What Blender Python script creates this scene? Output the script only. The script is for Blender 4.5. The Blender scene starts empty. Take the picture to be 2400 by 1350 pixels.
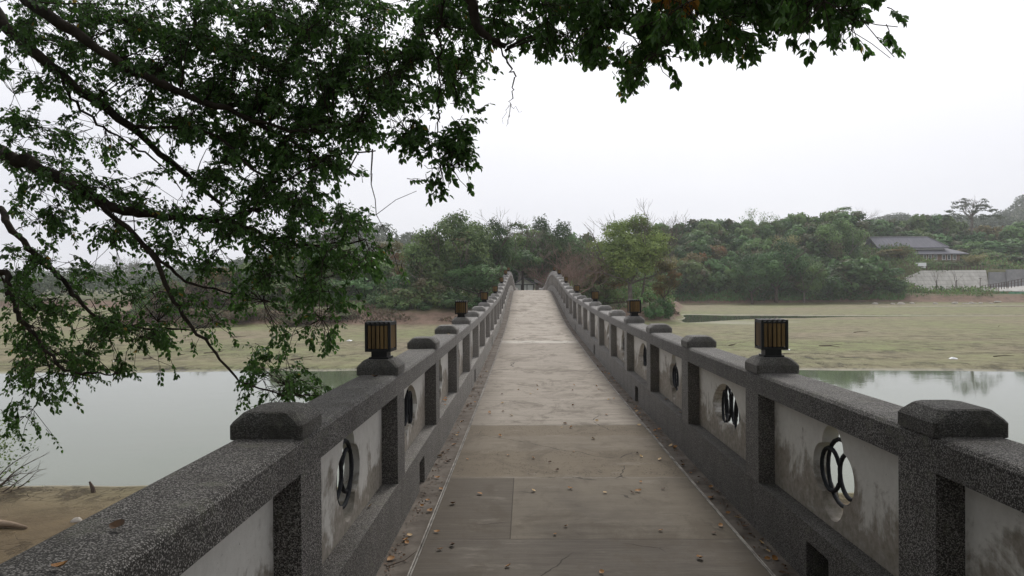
import bpy, math, random
import numpy as np
from mathutils import Vector
R = np.random.RandomState
sc = bpy.context.scene
col = bpy.data.collections.new("place"); sc.collection.children.link(col)
F = 1667.0; XV = 1232.0; YH = 665.0
def at(px, py, Y):                      # a point Y metres ahead of the camera, in line with a place in the photograph
    return np.array([(px-XV)/F*Y, Y, (YH-py)/F*Y])
def sm(v, a, b):
    t = np.clip((np.asarray(v, float)-a)/(b-a), 0, 1); return t*t*(3-2*t)

# ------------------------------------------------------------------ materials
def newmat(name):
    m = bpy.data.materials.new(name); m.use_nodes = True
    nt = m.node_tree; nt.nodes.clear()
    out = nt.nodes.new('ShaderNodeOutputMaterial')
    return m, nt, out
class N:
    def __init__(s, nt): s.nt = nt
    def n(s, t, **k):
        x = s.nt.nodes.new(t)
        for a, b in k.items():
            if a.startswith('i_'):
                key = a[2:]; key = int(key) if key.isdigit() else key.replace('_', ' ')
                s.set(x.inputs[key], b)
            else: setattr(x, a, b)
        return x
    def set(s, inp, b):
        if isinstance(b, bpy.types.NodeSocket): s.nt.links.new(b, inp)
        else: inp.default_value = b
    def coord(s, scale=(1,1,1), kind='Object', rnd=False):
        tc = s.n('ShaderNodeTexCoord'); v = tc.outputs[kind]
        mp = s.n('ShaderNodeMapping'); s.set(mp.inputs[0], v); mp.inputs['Scale'].default_value = scale
        if rnd:
            oi = s.n('ShaderNodeObjectInfo'); mu = s.n('ShaderNodeMath', operation='MULTIPLY', i_0=oi.outputs['Random'], i_1=37.0)
            s.set(mp.inputs['Location'], s.n('ShaderNodeCombineXYZ', i_0=mu.outputs[0], i_1=mu.outputs[0], i_2=0.0).outputs[0])
        return mp.outputs[0]
    def noise(s, vec, scale, detail=4, rough=.55, dist=0):
        return s.n('ShaderNodeTexNoise', i_Vector=vec, i_Scale=scale, i_Detail=detail, i_Roughness=rough, i_Distortion=dist).outputs['Fac']
    def ramp(s, fac, stops):
        r = s.n('ShaderNodeValToRGB', i_Fac=fac); e = r.color_ramp.elements
        while len(e) < len(stops): e.new(.5)
        for k, (p, c) in enumerate(stops):
            e[k].position = p; e[k].color = (c, c, c, 1) if isinstance(c, (int, float)) else (*c, 1)
        return r.outputs[0]
    def mix(s, fac, a, b, mode='MIX'):
        m = s.n('ShaderNodeMix', data_type='RGBA', blend_type=mode)
        for sock, v in ((m.inputs[0], fac), (m.inputs[6], a), (m.inputs[7], b)):
            if isinstance(v, tuple) and len(v) == 3: v = (*v, 1)
            s.set(sock, v)
        return m.outputs[2]
    def math(s, op, a, b=0.0, c=0.0):
        m = s.n('ShaderNodeMath', operation=op); s.set(m.inputs[0], a); s.set(m.inputs[1], b); s.set(m.inputs[2], c); return m.outputs[0]
    def bump(s, h, strength, dist=.01, normal=None):
        b = s.n('ShaderNodeBump', i_Height=h, i_Strength=strength, i_Distance=dist)
        if normal: s.set(b.inputs['Normal'], normal)
        return b.outputs[0]
    def bsdf(s, out, base, rough=.8, normal=None, spec=.3, metal=0.0):
        p = s.n('ShaderNodeBsdfPrincipled')
        s.set(p.inputs['Base Color'], (*base, 1) if isinstance(base, tuple) and len(base) == 3 else base)
        s.set(p.inputs['Roughness'], rough); s.set(p.inputs['Specular IOR Level'], spec); s.set(p.inputs['Metallic'], metal)
        if normal: s.set(p.inputs['Normal'], normal)
        s.nt.links.new(p.outputs[0], out.inputs[0]); return p
M = {}
def aggregate(name, tint, pebble, dirt_shade=.5):
    m, nt, out = newmat(name); n = N(nt); v = n.coord()
    vo = n.n('ShaderNodeTexVoronoi', i_Vector=v, i_Scale=195.0, feature='F1'); vo.inputs['Randomness'].default_value = 1
    sep = n.n('ShaderNodeSeparateColor', i_Color=vo.outputs['Color'])
    peb = n.ramp(sep.outputs[0], [(0, (.04,.037,.035)), (.22, (.13,.12,.115)), (.5, (.30,.29,.275)), (.8, pebble), (1, (.57,.55,.53))])
    dmask = n.ramp(vo.outputs['Distance'], [(.42, 1.0), (.66, 0.0)])
    c = n.mix(dmask, (.045,.042,.04), peb)
    c = n.mix(1.0, c, (*tint, 1), 'MULTIPLY')
    big = n.noise(v, 2.3, 6, .65)
    wy = n.n('ShaderNodeMapRange', i_Value=n.n('ShaderNodeSeparateXYZ', i_0=n.n('ShaderNodeNewGeometry').outputs['Position']).outputs[1]); wy.inputs[1].default_value = 2.0; wy.inputs[2].default_value = 16.0; wy.inputs[3].default_value = 1.0; wy.inputs[4].default_value = .1  # near end darker: weathering and canopy shade both put into the colour
    c = n.mix(n.math('MULTIPLY', n.math('MULTIPLY', n.ramp(big, [(.3, .25), (.66, 1.0)]), dirt_shade), wy.outputs[0]), c, (.035,.034,.028), 'MIX')
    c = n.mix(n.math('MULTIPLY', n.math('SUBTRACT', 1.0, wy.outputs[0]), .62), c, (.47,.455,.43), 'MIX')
    gp = n.noise(n.coord((1,1,.25)), 5.0, 5, .6)
    c = n.mix(n.math('MULTIPLY', n.ramp(gp, [(.5,0.0),(.72,1.0)]), .35), c, (.07,.06,.045), 'MIX')
    h = n.math('MULTIPLY', dmask, .8)
    oi = n.n('ShaderNodeObjectInfo'); c = n.mix(1.0, c, n.mix(oi.outputs['Random'], (.80,.79,.78), (1.12,1.10,1.07)), 'MULTIPLY')
    c = n.mix(n.math('MULTIPLY', n.ramp(n.noise(v, 7.0, 6, .7), [(.56,0.0),(.66,1.0)]), .4), c, (.20,.20,.15))
    n.bsdf(out, c, .75, n.bump(h, .9, .006), .25)
    return m
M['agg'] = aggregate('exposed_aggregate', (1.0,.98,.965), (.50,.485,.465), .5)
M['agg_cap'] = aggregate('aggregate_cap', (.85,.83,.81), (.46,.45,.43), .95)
def plaster():
    m, nt, out = newmat('stained_plaster'); n = N(nt)
    v = n.coord(rnd=True); raw = n.coord()
    sx = n.n('ShaderNodeSeparateXYZ', i_0=raw)
    nz = n.noise(v, 2.6, 8, .68, .4); fine = n.noise(v, 22, 6, .7)
    streak = n.noise(n.coord((1,9,.9), rnd=True), 3.0, 6, .6)
    hgt = n.math('SUBTRACT', .67, sx.outputs[2])              # more damp lower down, local z is height above the deck
    f = n.math('ADD', n.math('MULTIPLY', hgt, 2.3), n.math('MULTIPLY', n.math('SUBTRACT', nz, .5), 3.8))
    f = n.math('ADD', f, n.math('MULTIPLY', n.math('SUBTRACT', streak, .5), .7))
    mask = n.ramp(f, [(.02, 0.0), (.40, 1.0)])
    base = n.mix(fine, (.49,.465,.42), (.69,.665,.615))
    st = n.mix(n.noise(v, 3.7, 3), (.19,.145,.115), (.12,.115,.07))
    st = n.mix(n.ramp(fine, [(.35,0.0),(.7,1.0)]), st, (.33,.29,.25))
    c = n.mix(n.math('MULTIPLY', mask, .85), base, st)
    sp = n.noise(v, 60, 3, .7); c = n.mix(n.ramp(sp, [(.68,0.0),(.74,.7)]), c, (.1,.09,.07))
    n.bsdf(out, c, .9, n.bump(n.math('ADD', fine, nz), .4, .006), .15)
    return m
M['plaster'] = plaster()
def simple(name, c1, c2, scale=6, rough=.7, bump=.3, spec=.3, dist=.01, stretch=(1,1,1), metal=0.0):
    m, nt, out = newmat(name); n = N(nt); v = n.coord(stretch)
    a = n.noise(v, scale, 7, .65)
    c = n.mix(n.ramp(a, [(.32, 0.0), (.68, 1.0)]), c1, c2)
    n.bsdf(out, c, rough, n.bump(a, bump, dist), spec, metal); return m
M['iron'] = simple('black_iron', (.008,.009,.011), (.02,.021,.025), 30, .7, .2, .3)
M['lamp_metal'] = simple('lamp_black_metal', (.006,.006,.007), (.016,.016,.017), 25, .45, .1, .4)
M['slat'] = simple('lamp_timber', (.07,.042,.018), (.23,.145,.055), 14, .55, .3, .3, .004, (1,1,.15))
M['bark'] = simple('dark_bark', (.02,.015,.012), (.065,.05,.038), 9, .9, .9, .15, .03, (1,1,.5))
M['bark_pale'] = simple('pale_bark', (.10,.085,.07), (.24,.21,.18), 3, .9, .5, .1, .03)
M['bark_red'] = simple('reddish_twigs', (.15,.10,.08), (.32,.225,.18), 2, .9, .3, .1)
M['bark_mid'] = simple('brown_bark', (.06,.045,.035), (.13,.10,.08), 3, .9, .5, .1, .03)
M['roof'] = simple('grey_tile_roof', (.10,.10,.115), (.18,.175,.195), 1.4, .7, .5, .3, .1, (3,.3,.3))
M['white'] = simple('white_paint', (.74,.74,.73), (.84,.84,.82), 3, .6, .1)
M['glass'] = simple('dark_glazing', (.02,.028,.03), (.05,.06,.065), 1.5, .15, 0, .5)
M['wood_fence'] = simple('weathered_timber', (.10,.085,.055), (.19,.16,.10), 6, .85, .4)
M['rust'] = simple('brown_rail', (.05,.03,.022), (.1,.06,.045), 5, .7, .3)
M['stone'] = simple('pale_stone', (.28,.25,.21), (.46,.42,.36), 3, .9, .6, .2, .05)
M['drift'] = simple('driftwood', (.17,.12,.08), (.3,.23,.16), 8, .9, .5)
M['litter'] = simple('white_scrap', (.6,.6,.58), (.8,.8,.78), 9, .6, .1)
M['path'] = simple('pale_path', (.33,.32,.29), (.44,.42,.39), 1, .9, .2)
M['net'] = simple('green_net', (.06,.22,.12), (.12,.34,.2), 2, .8, .2)
M['greywall'] = simple('grey_concrete_wall', (.17,.17,.17), (.28,.27,.26), .6, .9, .4)
M['dleaf'] = simple('dry_leaf', (.20,.085,.025), (.50,.27,.09), 40, .6, .3, .3, .004)
M['dleaf2'] = simple('dark_dry_leaf', (.05,.03,.018), (.16,.08,.035), 40, .6, .3, .3, .004)
M['dleaf3'] = simple('pale_dry_leaf', (.42,.27,.12), (.58,.42,.22), 40, .6, .3, .3, .004)
def brick():
    m, nt, out = newmat('red_brick'); n = N(nt)
    b = n.n('ShaderNodeTexBrick', i_Vector=n.coord((1,1,1)), i_Scale=2.0, i_Color1=(.40,.14,.10,1), i_Color2=(.34,.115,.08,1), i_Mortar=(.3,.25,.22,1))
    n.bsdf(out, n.mix(n.noise(n.coord(), .8, 4), b.outputs[0], (.28,.15,.11), 'MIX'), .85); return m
M['brick'] = brick()
def board_wall():
    m, nt, out = newmat('board_marked_concrete'); n = N(nt); v = n.coord()
    w = n.n('ShaderNodeTexWave', i_Vector=v, i_Scale=.32, i_Distortion=1.0, wave_type='BANDS', bands_direction='Z').outputs['Fac']
    st = n.noise(n.coord((1,.3,.12)), 1.3, 7, .7)
    c = n.mix(n.ramp(st, [(.42,0.0),(.66,1.0)]), (.48,.46,.41), (.31,.29,.25))
    c = n.mix(n.ramp(w, [(0,.45),(.12,0.0)]), c, (.22,.21,.18))
    n.bsdf(out, c, .9, n.bump(st, .4, .05), .2); return m
M['boardwall'] = board_wall()
def deckmat():
    m, nt, out = newmat('worn_concrete_deck'); n = N(nt); v = n.coord()
    sx = n.n('ShaderNodeSeparateXYZ', i_0=v); X, Y = sx.outputs[0], sx.outputs[1]
    streak = n.noise(n.coord((.9,5,1)), 1.6, 9, .74); blot = n.noise(n.coord((1,.45,1)), 1.0, 7, .62)
    broom = n.noise(n.coord((2.5,90,1)), 1.0, 3, .6); fine = n.noise(v, 55, 5, .7)
    c = n.mix(n.ramp(streak, [(.36,0.0),(.62,1.0)]), (.19,.168,.145), (.41,.375,.33))
    c = n.mix(n.ramp(blot, [(.36,.0),(.66,.75)]), c, (.30,.275,.235))
    c = n.mix(n.math('MULTIPLY', n.ramp(broom, [(.42,1.0),(.56,0.0)]), .16), c, (.13,.115,.1))
    def band(a, b, e=.03):
        wob = n.math('ADD', Y, n.math('MULTIPLY', n.math('SUBTRACT', n.noise(v, 3.5, 4), .5), e*5))
        r1 = n.n('ShaderNodeMapRange', i_Value=wob); r1.inputs[1].default_value = a-e; r1.inputs[2].default_value = a+e
        r2 = n.n('ShaderNodeMapRange', i_Value=wob); r2.inputs[1].default_value = b-e; r2.inputs[2].default_value = b+e
        return n.math('SUBTRACT', r1.outputs[0], r2.outputs[0])
    ysm = n.n('ShaderNodeMapRange', i_Value=Y); ysm.inputs[1].default_value = 4.70; ysm.inputs[2].default_value = 4.74
    # near brushed bay; canopy shade is put into its darker colour
    c = n.mix(n.math('MULTIPLY', n.math('SUBTRACT', 1.0, ysm.outputs[0]), .8), c, n.mix(n.math('ADD', n.math('MULTIPLY', broom, .5), n.math('MULTIPLY', n.ramp(blot, [(.3,0.0),(.7,1.0)]), .5)), (.022,.019,.016), (.125,.108,.092)))
    # smooth patched bay
    sb = band(4.72, 6.25, .004); c = n.mix(n.math('MULTIPLY', sb, .75), c, n.mix(n.ramp(blot, [(.35,0.0),(.65,1.0)]), (.055,.046,.035), (.15,.13,.10)))
    leftbay = n.math('MULTIPLY', sb, n.math('LESS_THAN', X, -.115))
    c = n.mix(n.math('MULTIPLY', leftbay, .7), c, n.mix(broom, (.045,.038,.032), (.145,.127,.107)))
    # rough scabbled band: pits
    rb = band(6.3, 7.3, .06); rb2 = band(8.0, 8.6, .05)
    rbs = n.math('MAXIMUM', rb, rb2)
    pits = n.n('ShaderNodeTexVoronoi', i_Vector=v, i_Scale=38.0).outputs['Distance']
    c = n.mix(n.math('MULTIPLY', band(6.27, 8.6, .02), .72), c, n.mix(n.ramp(blot, [(.35,0.0),(.65,1.0)]), (.105,.087,.063), (.185,.158,.118)))
    pm = n.math('MULTIPLY', n.math('MULTIPLY', n.ramp(pits, [(.18,1.0),(.34,0.0)]), n.ramp(n.noise(v, 9, 3), [(.42,0.0),(.58,1.0)])), rbs)
    c = n.mix(n.math('MULTIPLY', rbs, .5), c, (.145,.118,.082)); c = n.mix(n.math('MULTIPLY', pm, .85), c, (.045,.035,.028))
    # pale worn bay and later bays
    pb = band(8.62, 10.4, .012); c = n.mix(n.math('MULTIPLY', pb, .7), c, n.mix(streak, (.15,.133,.112), (.42,.385,.34)))
    c = n.mix(n.math('MULTIPLY', band(19.2, 19.9, .07), .8), c, n.mix(fine, (.42,.4,.36), (.6,.58,.53)))
    c = n.mix(n.math('MULTIPLY', band(10.4, 19.2, .02), .35), c, (.30,.272,.235))
    c = n.mix(n.math('MULTIPLY', band(19.9, 90, .05), .6), c, n.mix(n.ramp(streak, [(.36,0.0),(.62,1.0)]), (.30,.272,.235), (.48,.445,.395)))
    c = n.mix(n.ramp(fine, [(.58,0.0),(.72,.6)]), c, (.1,.085,.07))
    st1 = n.ramp(n.noise(n.coord((1,.7,1)), 1.7, 9, .74, .6), [(.50,0.0),(.60,1.0)]); c = n.mix(n.math('MULTIPLY', st1, .5), c, (.085,.07,.052))
    st2 = n.ramp(n.noise(n.coord((1.3,.9,1)), 5.5, 8, .75, .3), [(.56,0.0),(.64,1.0)]); c = n.mix(n.math('MULTIPLY', st2, .32), c, (.09,.076,.06))
    lt2 = n.ramp(n.noise(n.coord((.6,1.6,1)), 2.9, 8, .7), [(.58,0.0),(.68,1.0)]); c = n.mix(n.math('MULTIPLY', lt2, .16), c, (.46,.43,.385))
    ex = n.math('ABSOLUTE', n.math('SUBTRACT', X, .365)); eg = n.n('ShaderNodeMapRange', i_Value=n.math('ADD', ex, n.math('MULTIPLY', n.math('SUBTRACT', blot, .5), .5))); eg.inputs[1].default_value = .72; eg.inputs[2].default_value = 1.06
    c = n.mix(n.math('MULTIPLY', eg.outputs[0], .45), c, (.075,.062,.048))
    ck = n.n('ShaderNodeTexVoronoi', i_Vector=n.mix(.16, v, n.n('ShaderNodeTexNoise', i_Vector=v, i_Scale=2.5, i_Detail=6).outputs['Color']), i_Scale=.75, feature='DISTANCE_TO_EDGE').outputs['Distance']
    ckm = n.math('MULTIPLY', n.math('LESS_THAN', ck, .0035), n.ramp(n.noise(v, .9, 3), [(.5,0.0),(.54,1.0)])); c = n.mix(n.math('MULTIPLY', ckm, .75), c, (.03,.025,.02))
    def joint(y, w=.006, x0=-9.0): 
        d = n.math('ABSOLUTE', n.math('SUBTRACT', n.math('ADD', Y, n.math('MULTIPLY', n.math('SUBTRACT', n.noise(v, 3, 3), .5), .03)), y))
        return n.math('LESS_THAN', d, w)
    js = joint(4.72)
    for y, w in ((6.27,.005),(8.62,.007),(10.42,.006),(13.6,.006),(19.2,.01),(23.1,.014),(27.0,.03),(30.5,.01),(34,.01),(38,.01)):
        js = n.math('MAXIMUM', js, joint(y, w))
    vj = n.math('MULTIPLY', n.math('LESS_THAN', n.math('ABSOLUTE', n.math('ADD', X, .115)), .004), sb)
    js = n.math('MAXIMUM', js, vj)
    c = n.mix(n.math('MULTIPLY', js, .8), c, (.05,.042,.034))
    h = n.math('ADD', n.math('MULTIPLY', broom, .35), n.math('SUBTRACT', n.math('MULTIPLY', fine, .4), n.math('ADD', js, pm)))
    c = n.mix(1.0, c, (1.01,.975,.93), 'MULTIPLY')
    n.bsdf(out, c, .85, n.bump(h, .55, .006), .22); return m
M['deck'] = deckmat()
M['gutter'] = simple('dirty_gutter', (.07,.056,.045), (.19,.165,.14), 4, .9, .5, .2, .008)
M['mortar'] = simple('pale_mortar', (.14,.125,.11), (.40,.375,.34), 9, .9, .5, .2, .006)
M['underside'] = simple('stained_concrete', (.2,.19,.17), (.34,.32,.29), 1.5, .9, .4)
def groundmat():
    m, nt, out = newmat('lake_bed_and_banks'); n = N(nt)
    g = n.n('ShaderNodeNewGeometry'); pos = g.outputs['Position']; sx = n.n('ShaderNodeSeparateXYZ', i_0=pos); Z = sx.outputs[2]; Y = sx.outputs[1]
    def nz(s, sc, d=6, r=.6): 
        mp = n.n('ShaderNodeMapping', i_Vector=pos); mp.inputs['Scale'].default_value = sc; return n.noise(mp.outputs[0], s, d, r)
    a = nz(.045, (1,2.2,1)); b = nz(.8, (1,1,1), 8, .7); cfin = nz(5, (1,1,1), 6, .7)
    mud = n.mix(n.ramp(a, [(.36,0.0),(.6,1.0)]), (.225,.185,.12), (.185,.20,.085))
    mud = n.mix(n.ramp(b, [(.38,.9),(.58,0.0)]), mud, (.13,.115,.062))
    mud = n.mix(n.ramp(cfin, [(.55,0.0),(.75,.55)]), mud, (.33,.29,.21))
    mp = n.n('ShaderNodeMapping', i_Vector=pos); mp.inputs['Scale'].default_value = (1,1.0,0)
    cr = n.n('ShaderNodeTexVoronoi', i_Vector=n.mix(.12, mp.outputs[0], n.n('ShaderNodeTexNoise', i_Vector=pos, i_Scale=1.5).outputs['Color']), i_Scale=2.8, feature='DISTANCE_TO_EDGE').outputs['Distance']
    nearshore = n.n('ShaderNodeMapRange', i_Value=Y); nearshore.inputs[1].default_value = 75; nearshore.inputs[2].default_value = 42
    bandn = n.math('MULTIPLY', nearshore.outputs[0], n.ramp(nz(.25, (.35,1.6,1)), [(.42,0.0),(.58,1.0)]))
    crm = n.math('MULTIPLY', n.ramp(cr, [(.0,1.0),(.045,0.0)]), bandn)
    cl = n.math('MULTIPLY', n.ramp(nz(.9, (1.0,.55,1), 9, .8), [(.52,0.0),(.58,1.0)]), n.math('ADD', .22, bandn))
    mud = n.mix(n.math('MULTIPLY', n.math('MAXIMUM', crm, cl), .8), mud, (.05,.042,.028))
    fr = n.n('ShaderNodeMapRange', i_Value=Y); fr.inputs[1].default_value = 19.0; fr.inputs[2].default_value = 14.5
    mud = n.mix(n.math('MULTIPLY', fr.outputs[0], .95), mud, n.mix(b, (.055,.038,.02), (.16,.115,.06)))
    zz = n.math('ADD', Z, n.math('MULTIPLY', n.math('SUBTRACT', b, .5), .5))
    def step(a0, a1): 
        r = n.n('ShaderNodeMapRange', i_Value=zz); r.inputs[1].default_value = a0; r.inputs[2].default_value = a1; return r.outputs[0]
    wet = n.n('ShaderNodeMapRange', i_Value=Z); wet.inputs[1].default_value = -4.915; wet.inputs[2].default_value = -4.985
    c = n.mix(n.math('MULTIPLY', wet.outputs[0], .55), mud, (.40,.38,.32))
    br = n.mix(cfin, (.13,.085,.06), (.27,.185,.135)); br = n.mix(n.ramp(b, [(.45,0.0),(.65,.8)]), br, (.09,.07,.045))
    c = n.mix(step(-4.72, -4.5), c, br)
    gr = n.mix(b, (.045,.06,.02), (.12,.115,.05)); gr = n.mix(n.ramp(a, [(.45,0.0),(.6,.4)]), gr, (.13,.115,.06))
    c = n.mix(step(-3.5, -2.9), c, gr)
    h = n.math('ADD', n.math('MULTIPLY', b, .6), n.math('SUBTRACT', n.math('MULTIPLY', cfin, .3), n.math('MULTIPLY', n.math('MAXIMUM', crm, cl), .3)))
    n.bsdf(out, c, .85, n.bump(h, .9, .12), .2); return m
M['ground'] = groundmat()
def watermat():
    m, nt, out = newmat('murky_lake_water'); n = N(nt)
    pos = n.n('ShaderNodeNewGeometry').outputs['Position']
    def nz(s, sc, d): 
        mp = n.n('ShaderNodeMapping', i_Vector=pos); mp.inputs['Scale'].default_value = sc; return n.noise(mp.outputs[0], s, d, .55)
    big = nz(.06, (1,2,1), 3)
    h = n.math('ADD', n.math('MULTIPLY', nz(1.1, (.6,2.2,1), 3), 1.0), n.math('MULTIPLY', nz(5, (.5,1.8,1), 2), .22))
    calm = n.ramp(big, [(.42,.10),(.62,1.0)])
    p = n.bsdf(out, n.mix(nz(.15,(1,1,1),3), (.095,.115,.068), (.125,.14,.095)), .04, n.bump(n.math('MULTIPLY', h, calm), .09, .04), .5)
    p.inputs['IOR'].default_value = 1.36; return m
M['water'] = watermat()
def leafmat(name, dark, light, trans=.35, rough=.45, accent=None):
    m, nt, out = newmat(name); n = N(nt)
    at_ = n.n('ShaderNodeAttribute', attribute_name='tint')
    t = n.n('ShaderNodeSeparateColor', i_Color=at_.outputs['Color'])
    c = n.mix(t.outputs[0], dark, light)
    if accent: c = n.mix(t.outputs[1], c, accent)
    oi = n.n('ShaderNodeObjectInfo')
    hs = n.n('ShaderNodeHueSaturation', i_Color=c); n.set(hs.inputs['Value'], n.math('ADD', .82, n.math('MULTIPLY', oi.outputs['Random'], .36)))
    n.set(hs.inputs['Hue'], n.math('ADD', .485, n.math('MULTIPLY', oi.outputs['Random'], .03)))
    p = n.n('ShaderNodeBsdfPrincipled', i_0=hs.outputs[0], i_Roughness=rough); p.inputs['Specular IOR Level'].default_value = .3
    tr = n.n('ShaderNodeBsdfTranslucent', i_Color=hs.outputs[0])
    mx = n.n('ShaderNodeMixShader', i_0=trans); nt.links.new(p.outputs[0], mx.inputs[1]); nt.links.new(tr.outputs[0], mx.inputs[2])
    nt.links.new(mx.outputs[0], out.inputs[0]); return m
M['leaf_near'] = leafmat('fig_leaf', (.032,.092,.018), (.13,.29,.06), .42, .36, (.62,.33,.05))
M['leaf_fresh'] = leafmat('fresh_green_leaf', (.065,.105,.025), (.32,.39,.11), .3, .6, (.22,.17,.08))
M['leaf_dark'] = leafmat('dark_green_leaf', (.024,.060,.018), (.14,.25,.08), .25, .6, (.12,.12,.06))
M['leaf_mid'] = leafmat('mid_green_leaf', (.034,.080,.022), (.21,.31,.10), .3, .6, (.17,.14,.08))
M['leaf_bamboo'] = leafmat('bamboo_leaf', (.11,.11,.04), (.36,.33,.15), .3, .7, (.30,.22,.13))
M['leaf_dry'] = leafmat('dry_brush', (.07,.055,.035), (.22,.165,.11), .2, .8, (.1,.12,.05))
M['leaf_hazy'] = leafmat('far_leaf', (.04,.055,.035), (.12,.145,.085), .2, .8)
M['leaf_grass'] = leafmat('lush_grass', (.05,.11,.03), (.16,.29,.09), .3, .6, (.2,.15,.08))
M['leaf_yellow'] = leafmat('yellowing_leaf', (.08,.08,.02), (.26,.24,.08), .3, .6, (.25,.14,.05))

# ------------------------------------------------------------------ objects
def tag(o, label=None, cat=None, group=None, kind=None):
    if label: o['label'] = label
    if cat: o['category'] = cat
    if group: o['group'] = group
    if kind: o['kind'] = kind
    return o
def empty(name, loc, rz=0):
    o = bpy.data.objects.new(name, None); col.objects.link(o); o.location = [float(a) for a in loc]; o.rotation_euler = (0,0,rz); return o
def mkmesh(name, V, faces, tint=None, smooth=False):
    me = bpy.data.meshes.new(name); V = np.asarray(V, np.float32)
    me.vertices.add(len(V)); me.vertices.foreach_set('co', V.ravel())
    if isinstance(faces, np.ndarray): faces = [faces]
    if faces and isinstance(faces[0], np.ndarray) and faces[0].ndim == 2:
        idx = np.concatenate([f.ravel() for f in faces]); tot = np.concatenate([np.full(len(f), f.shape[1]) for f in faces])
    else:
        idx = np.array([i for f in faces for i in f]); tot = np.array([len(f) for f in faces])
    me.loops.add(len(idx)); me.loops.foreach_set('vertex_index', idx.astype(np.int32))
    me.polygons.add(len(tot)); me.polygons.foreach_set('loop_start', (np.cumsum(tot)-tot).astype(np.int32)); me.polygons.foreach_set('loop_total', tot.astype(np.int32))
    me.polygons.foreach_set('use_smooth', np.full(len(tot), bool(smooth)))
    if tint is not None:
        ca = me.color_attributes.new('tint', 'FLOAT_COLOR', 'POINT')
        c = np.zeros((len(V), 4), np.float32); c[:, 0] = tint[0]; c[:, 1] = tint[1]; c[:, 3] = 1
        ca.data.foreach_set('color', c.ravel())
    me.update(calc_edges=True); me.validate(); return me
def obj(name, me, mat, parent=None, loc=None):
    o = bpy.data.objects.new(name, me); col.objects.link(o)
    if mat is not None and not me.materials: me.materials.append(mat)
    if parent: o.parent = parent
    if loc is not None: o.location = [float(a) for a in loc]
    return o
class MB:
    def __init__(s): s.v = []; s.f = []
    def add(s, V, Fc):
        b = len(s.v); s.v += [tuple(map(float, p)) for p in V]; s.f += [[b+i for i in f] for f in Fc]
    def box(s, a, b, bev=0):
        x0,y0,z0 = a; x1,y1,z1 = b
        s.hexa([(x0,y0,z0),(x1,y0,z0),(x1,y1,z0),(x0,y1,z0),(x0,y0,z1),(x1,y0,z1),(x1,y1,z1),(x0,y1,z1)])
    def hexa(s, V): s.add(V, [(0,3,2,1),(4,5,6,7),(0,1,5,4),(1,2,6,5),(2,3,7,6),(3,0,4,7)])
    def tube(s, pts, rad, n=6, cap=True):
        pts = [np.array(p, float) for p in pts]; rings = []
        for i, p in enumerate(pts):
            d = pts[min(i+1, len(pts)-1)]-pts[max(i-1, 0)]; d = d/(np.linalg.norm(d)+1e-9)
            u = np.cross(d, (0,0,1) if abs(d[2]) < .9 else (1,0,0)); u /= np.linalg.norm(u)+1e-9; w = np.cross(d, u)
            r = rad[i] if hasattr(rad, '__len__') else rad
            rings.append([p+r*(math.cos(t)*u+math.sin(t)*w) for t in np.linspace(0, 2*math.pi, n, endpoint=False)])
        V = [q for r in rings for q in r]; Fc = []
        for i in range(len(pts)-1):
            for j in range(n): Fc.append((i*n+j, i*n+(j+1)%n, (i+1)*n+(j+1)%n, (i+1)*n+j))
        if cap: Fc += [tuple(range(n))[::-1], tuple((len(pts)-1)*n+j for j in range(n))]
        s.add(V, Fc)
    def mesh(s, name, smooth=False): return mkmesh(name, s.v, s.f, smooth=smooth)
    def build(s, name, mat, parent=None, loc=None, smooth=False): return obj(name, s.mesh(name, smooth), mat, parent, loc)
def copy_tree(o, parent=None, loc=None):
    c = o.copy(); col.objects.link(c)
    if parent: c.parent = parent
    if loc is not None: c.location = [float(a) for a in loc]
    for ch in kids.get(o.name, []): copy_tree(ch, c)
    return c
kids = {}
def reg(o):
    kids[o.name] = [c for c in col.objects if c.parent == o]
    for c in kids[o.name]: kids[c.name] = [d for d in col.objects if d.parent == c]

# ------------------------------------------------------------------ the line of the bridge
KY = 2.81; SP = 2.13; NK0, NK1 = -2, 39
prof_k = [-3,0,1,2,3,4,5,6,7,8,9,10,11,12,13,14,15,16,17,18,19,20]
prof_z = [-.745,-.750,-.774,-.784,-.786,-.782,-.765,-.745,-.708,-.667,-.63,-.58,-.50,-.37,-.235,-.085,.06,.2,.34,.445,.505,.515]
_y = [KY+SP*k for k in prof_k]; _z = [z-.93 for z in prof_z]
YM = KY+SP*19.7
yy = np.array([y for y in _y]+[2*YM-y for y in _y[::-1] if 2*YM-y > _y[-1]]+[120]); zz_ = np.array(_z+[_z[::-1][i] for i, y in enumerate(_y[::-1]) if 2*YM-y > _y[-1]]+[-2.6])
_fy = np.arange(-6, 121, .25); _fz = np.interp(_fy, yy, zz_)
_ker = np.exp(-.5*(np.arange(-8, 9)/3.0)**2); _ker /= _ker.sum()
_fz = np.concatenate([_fz[:8], np.convolve(_fz, _ker, 'valid'), _fz[-8:]])
def dz(y): return float(np.interp(y, _fy, _fz))
XL, XR, TH = -.90, 1.60, .28
YB0, YB1 = -3.5, KY+SP*NK1+.28

def strip(mb, prof, y0, y1, step=.53):
    """extrude a cross-section (x, height above the deck) along the line of the deck"""
    n = max(2, int((y1-y0)/step)+1); ys = np.linspace(y0, y1, n); m = len(prof); V = []
    for y in ys: V += [(x, y, dz(y)+h) for x, h in prof]
    Fc = [(i*m+j, i*m+(j+1)%m, (i+1)*m+(j+1)%m, (i+1)*m+j) for i in range(n-1) for j in range(m)]
    Fc += [tuple(range(m))[::-1], tuple((n-1)*m+j for j in range(m))]
    mb.add(V, Fc)

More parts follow.
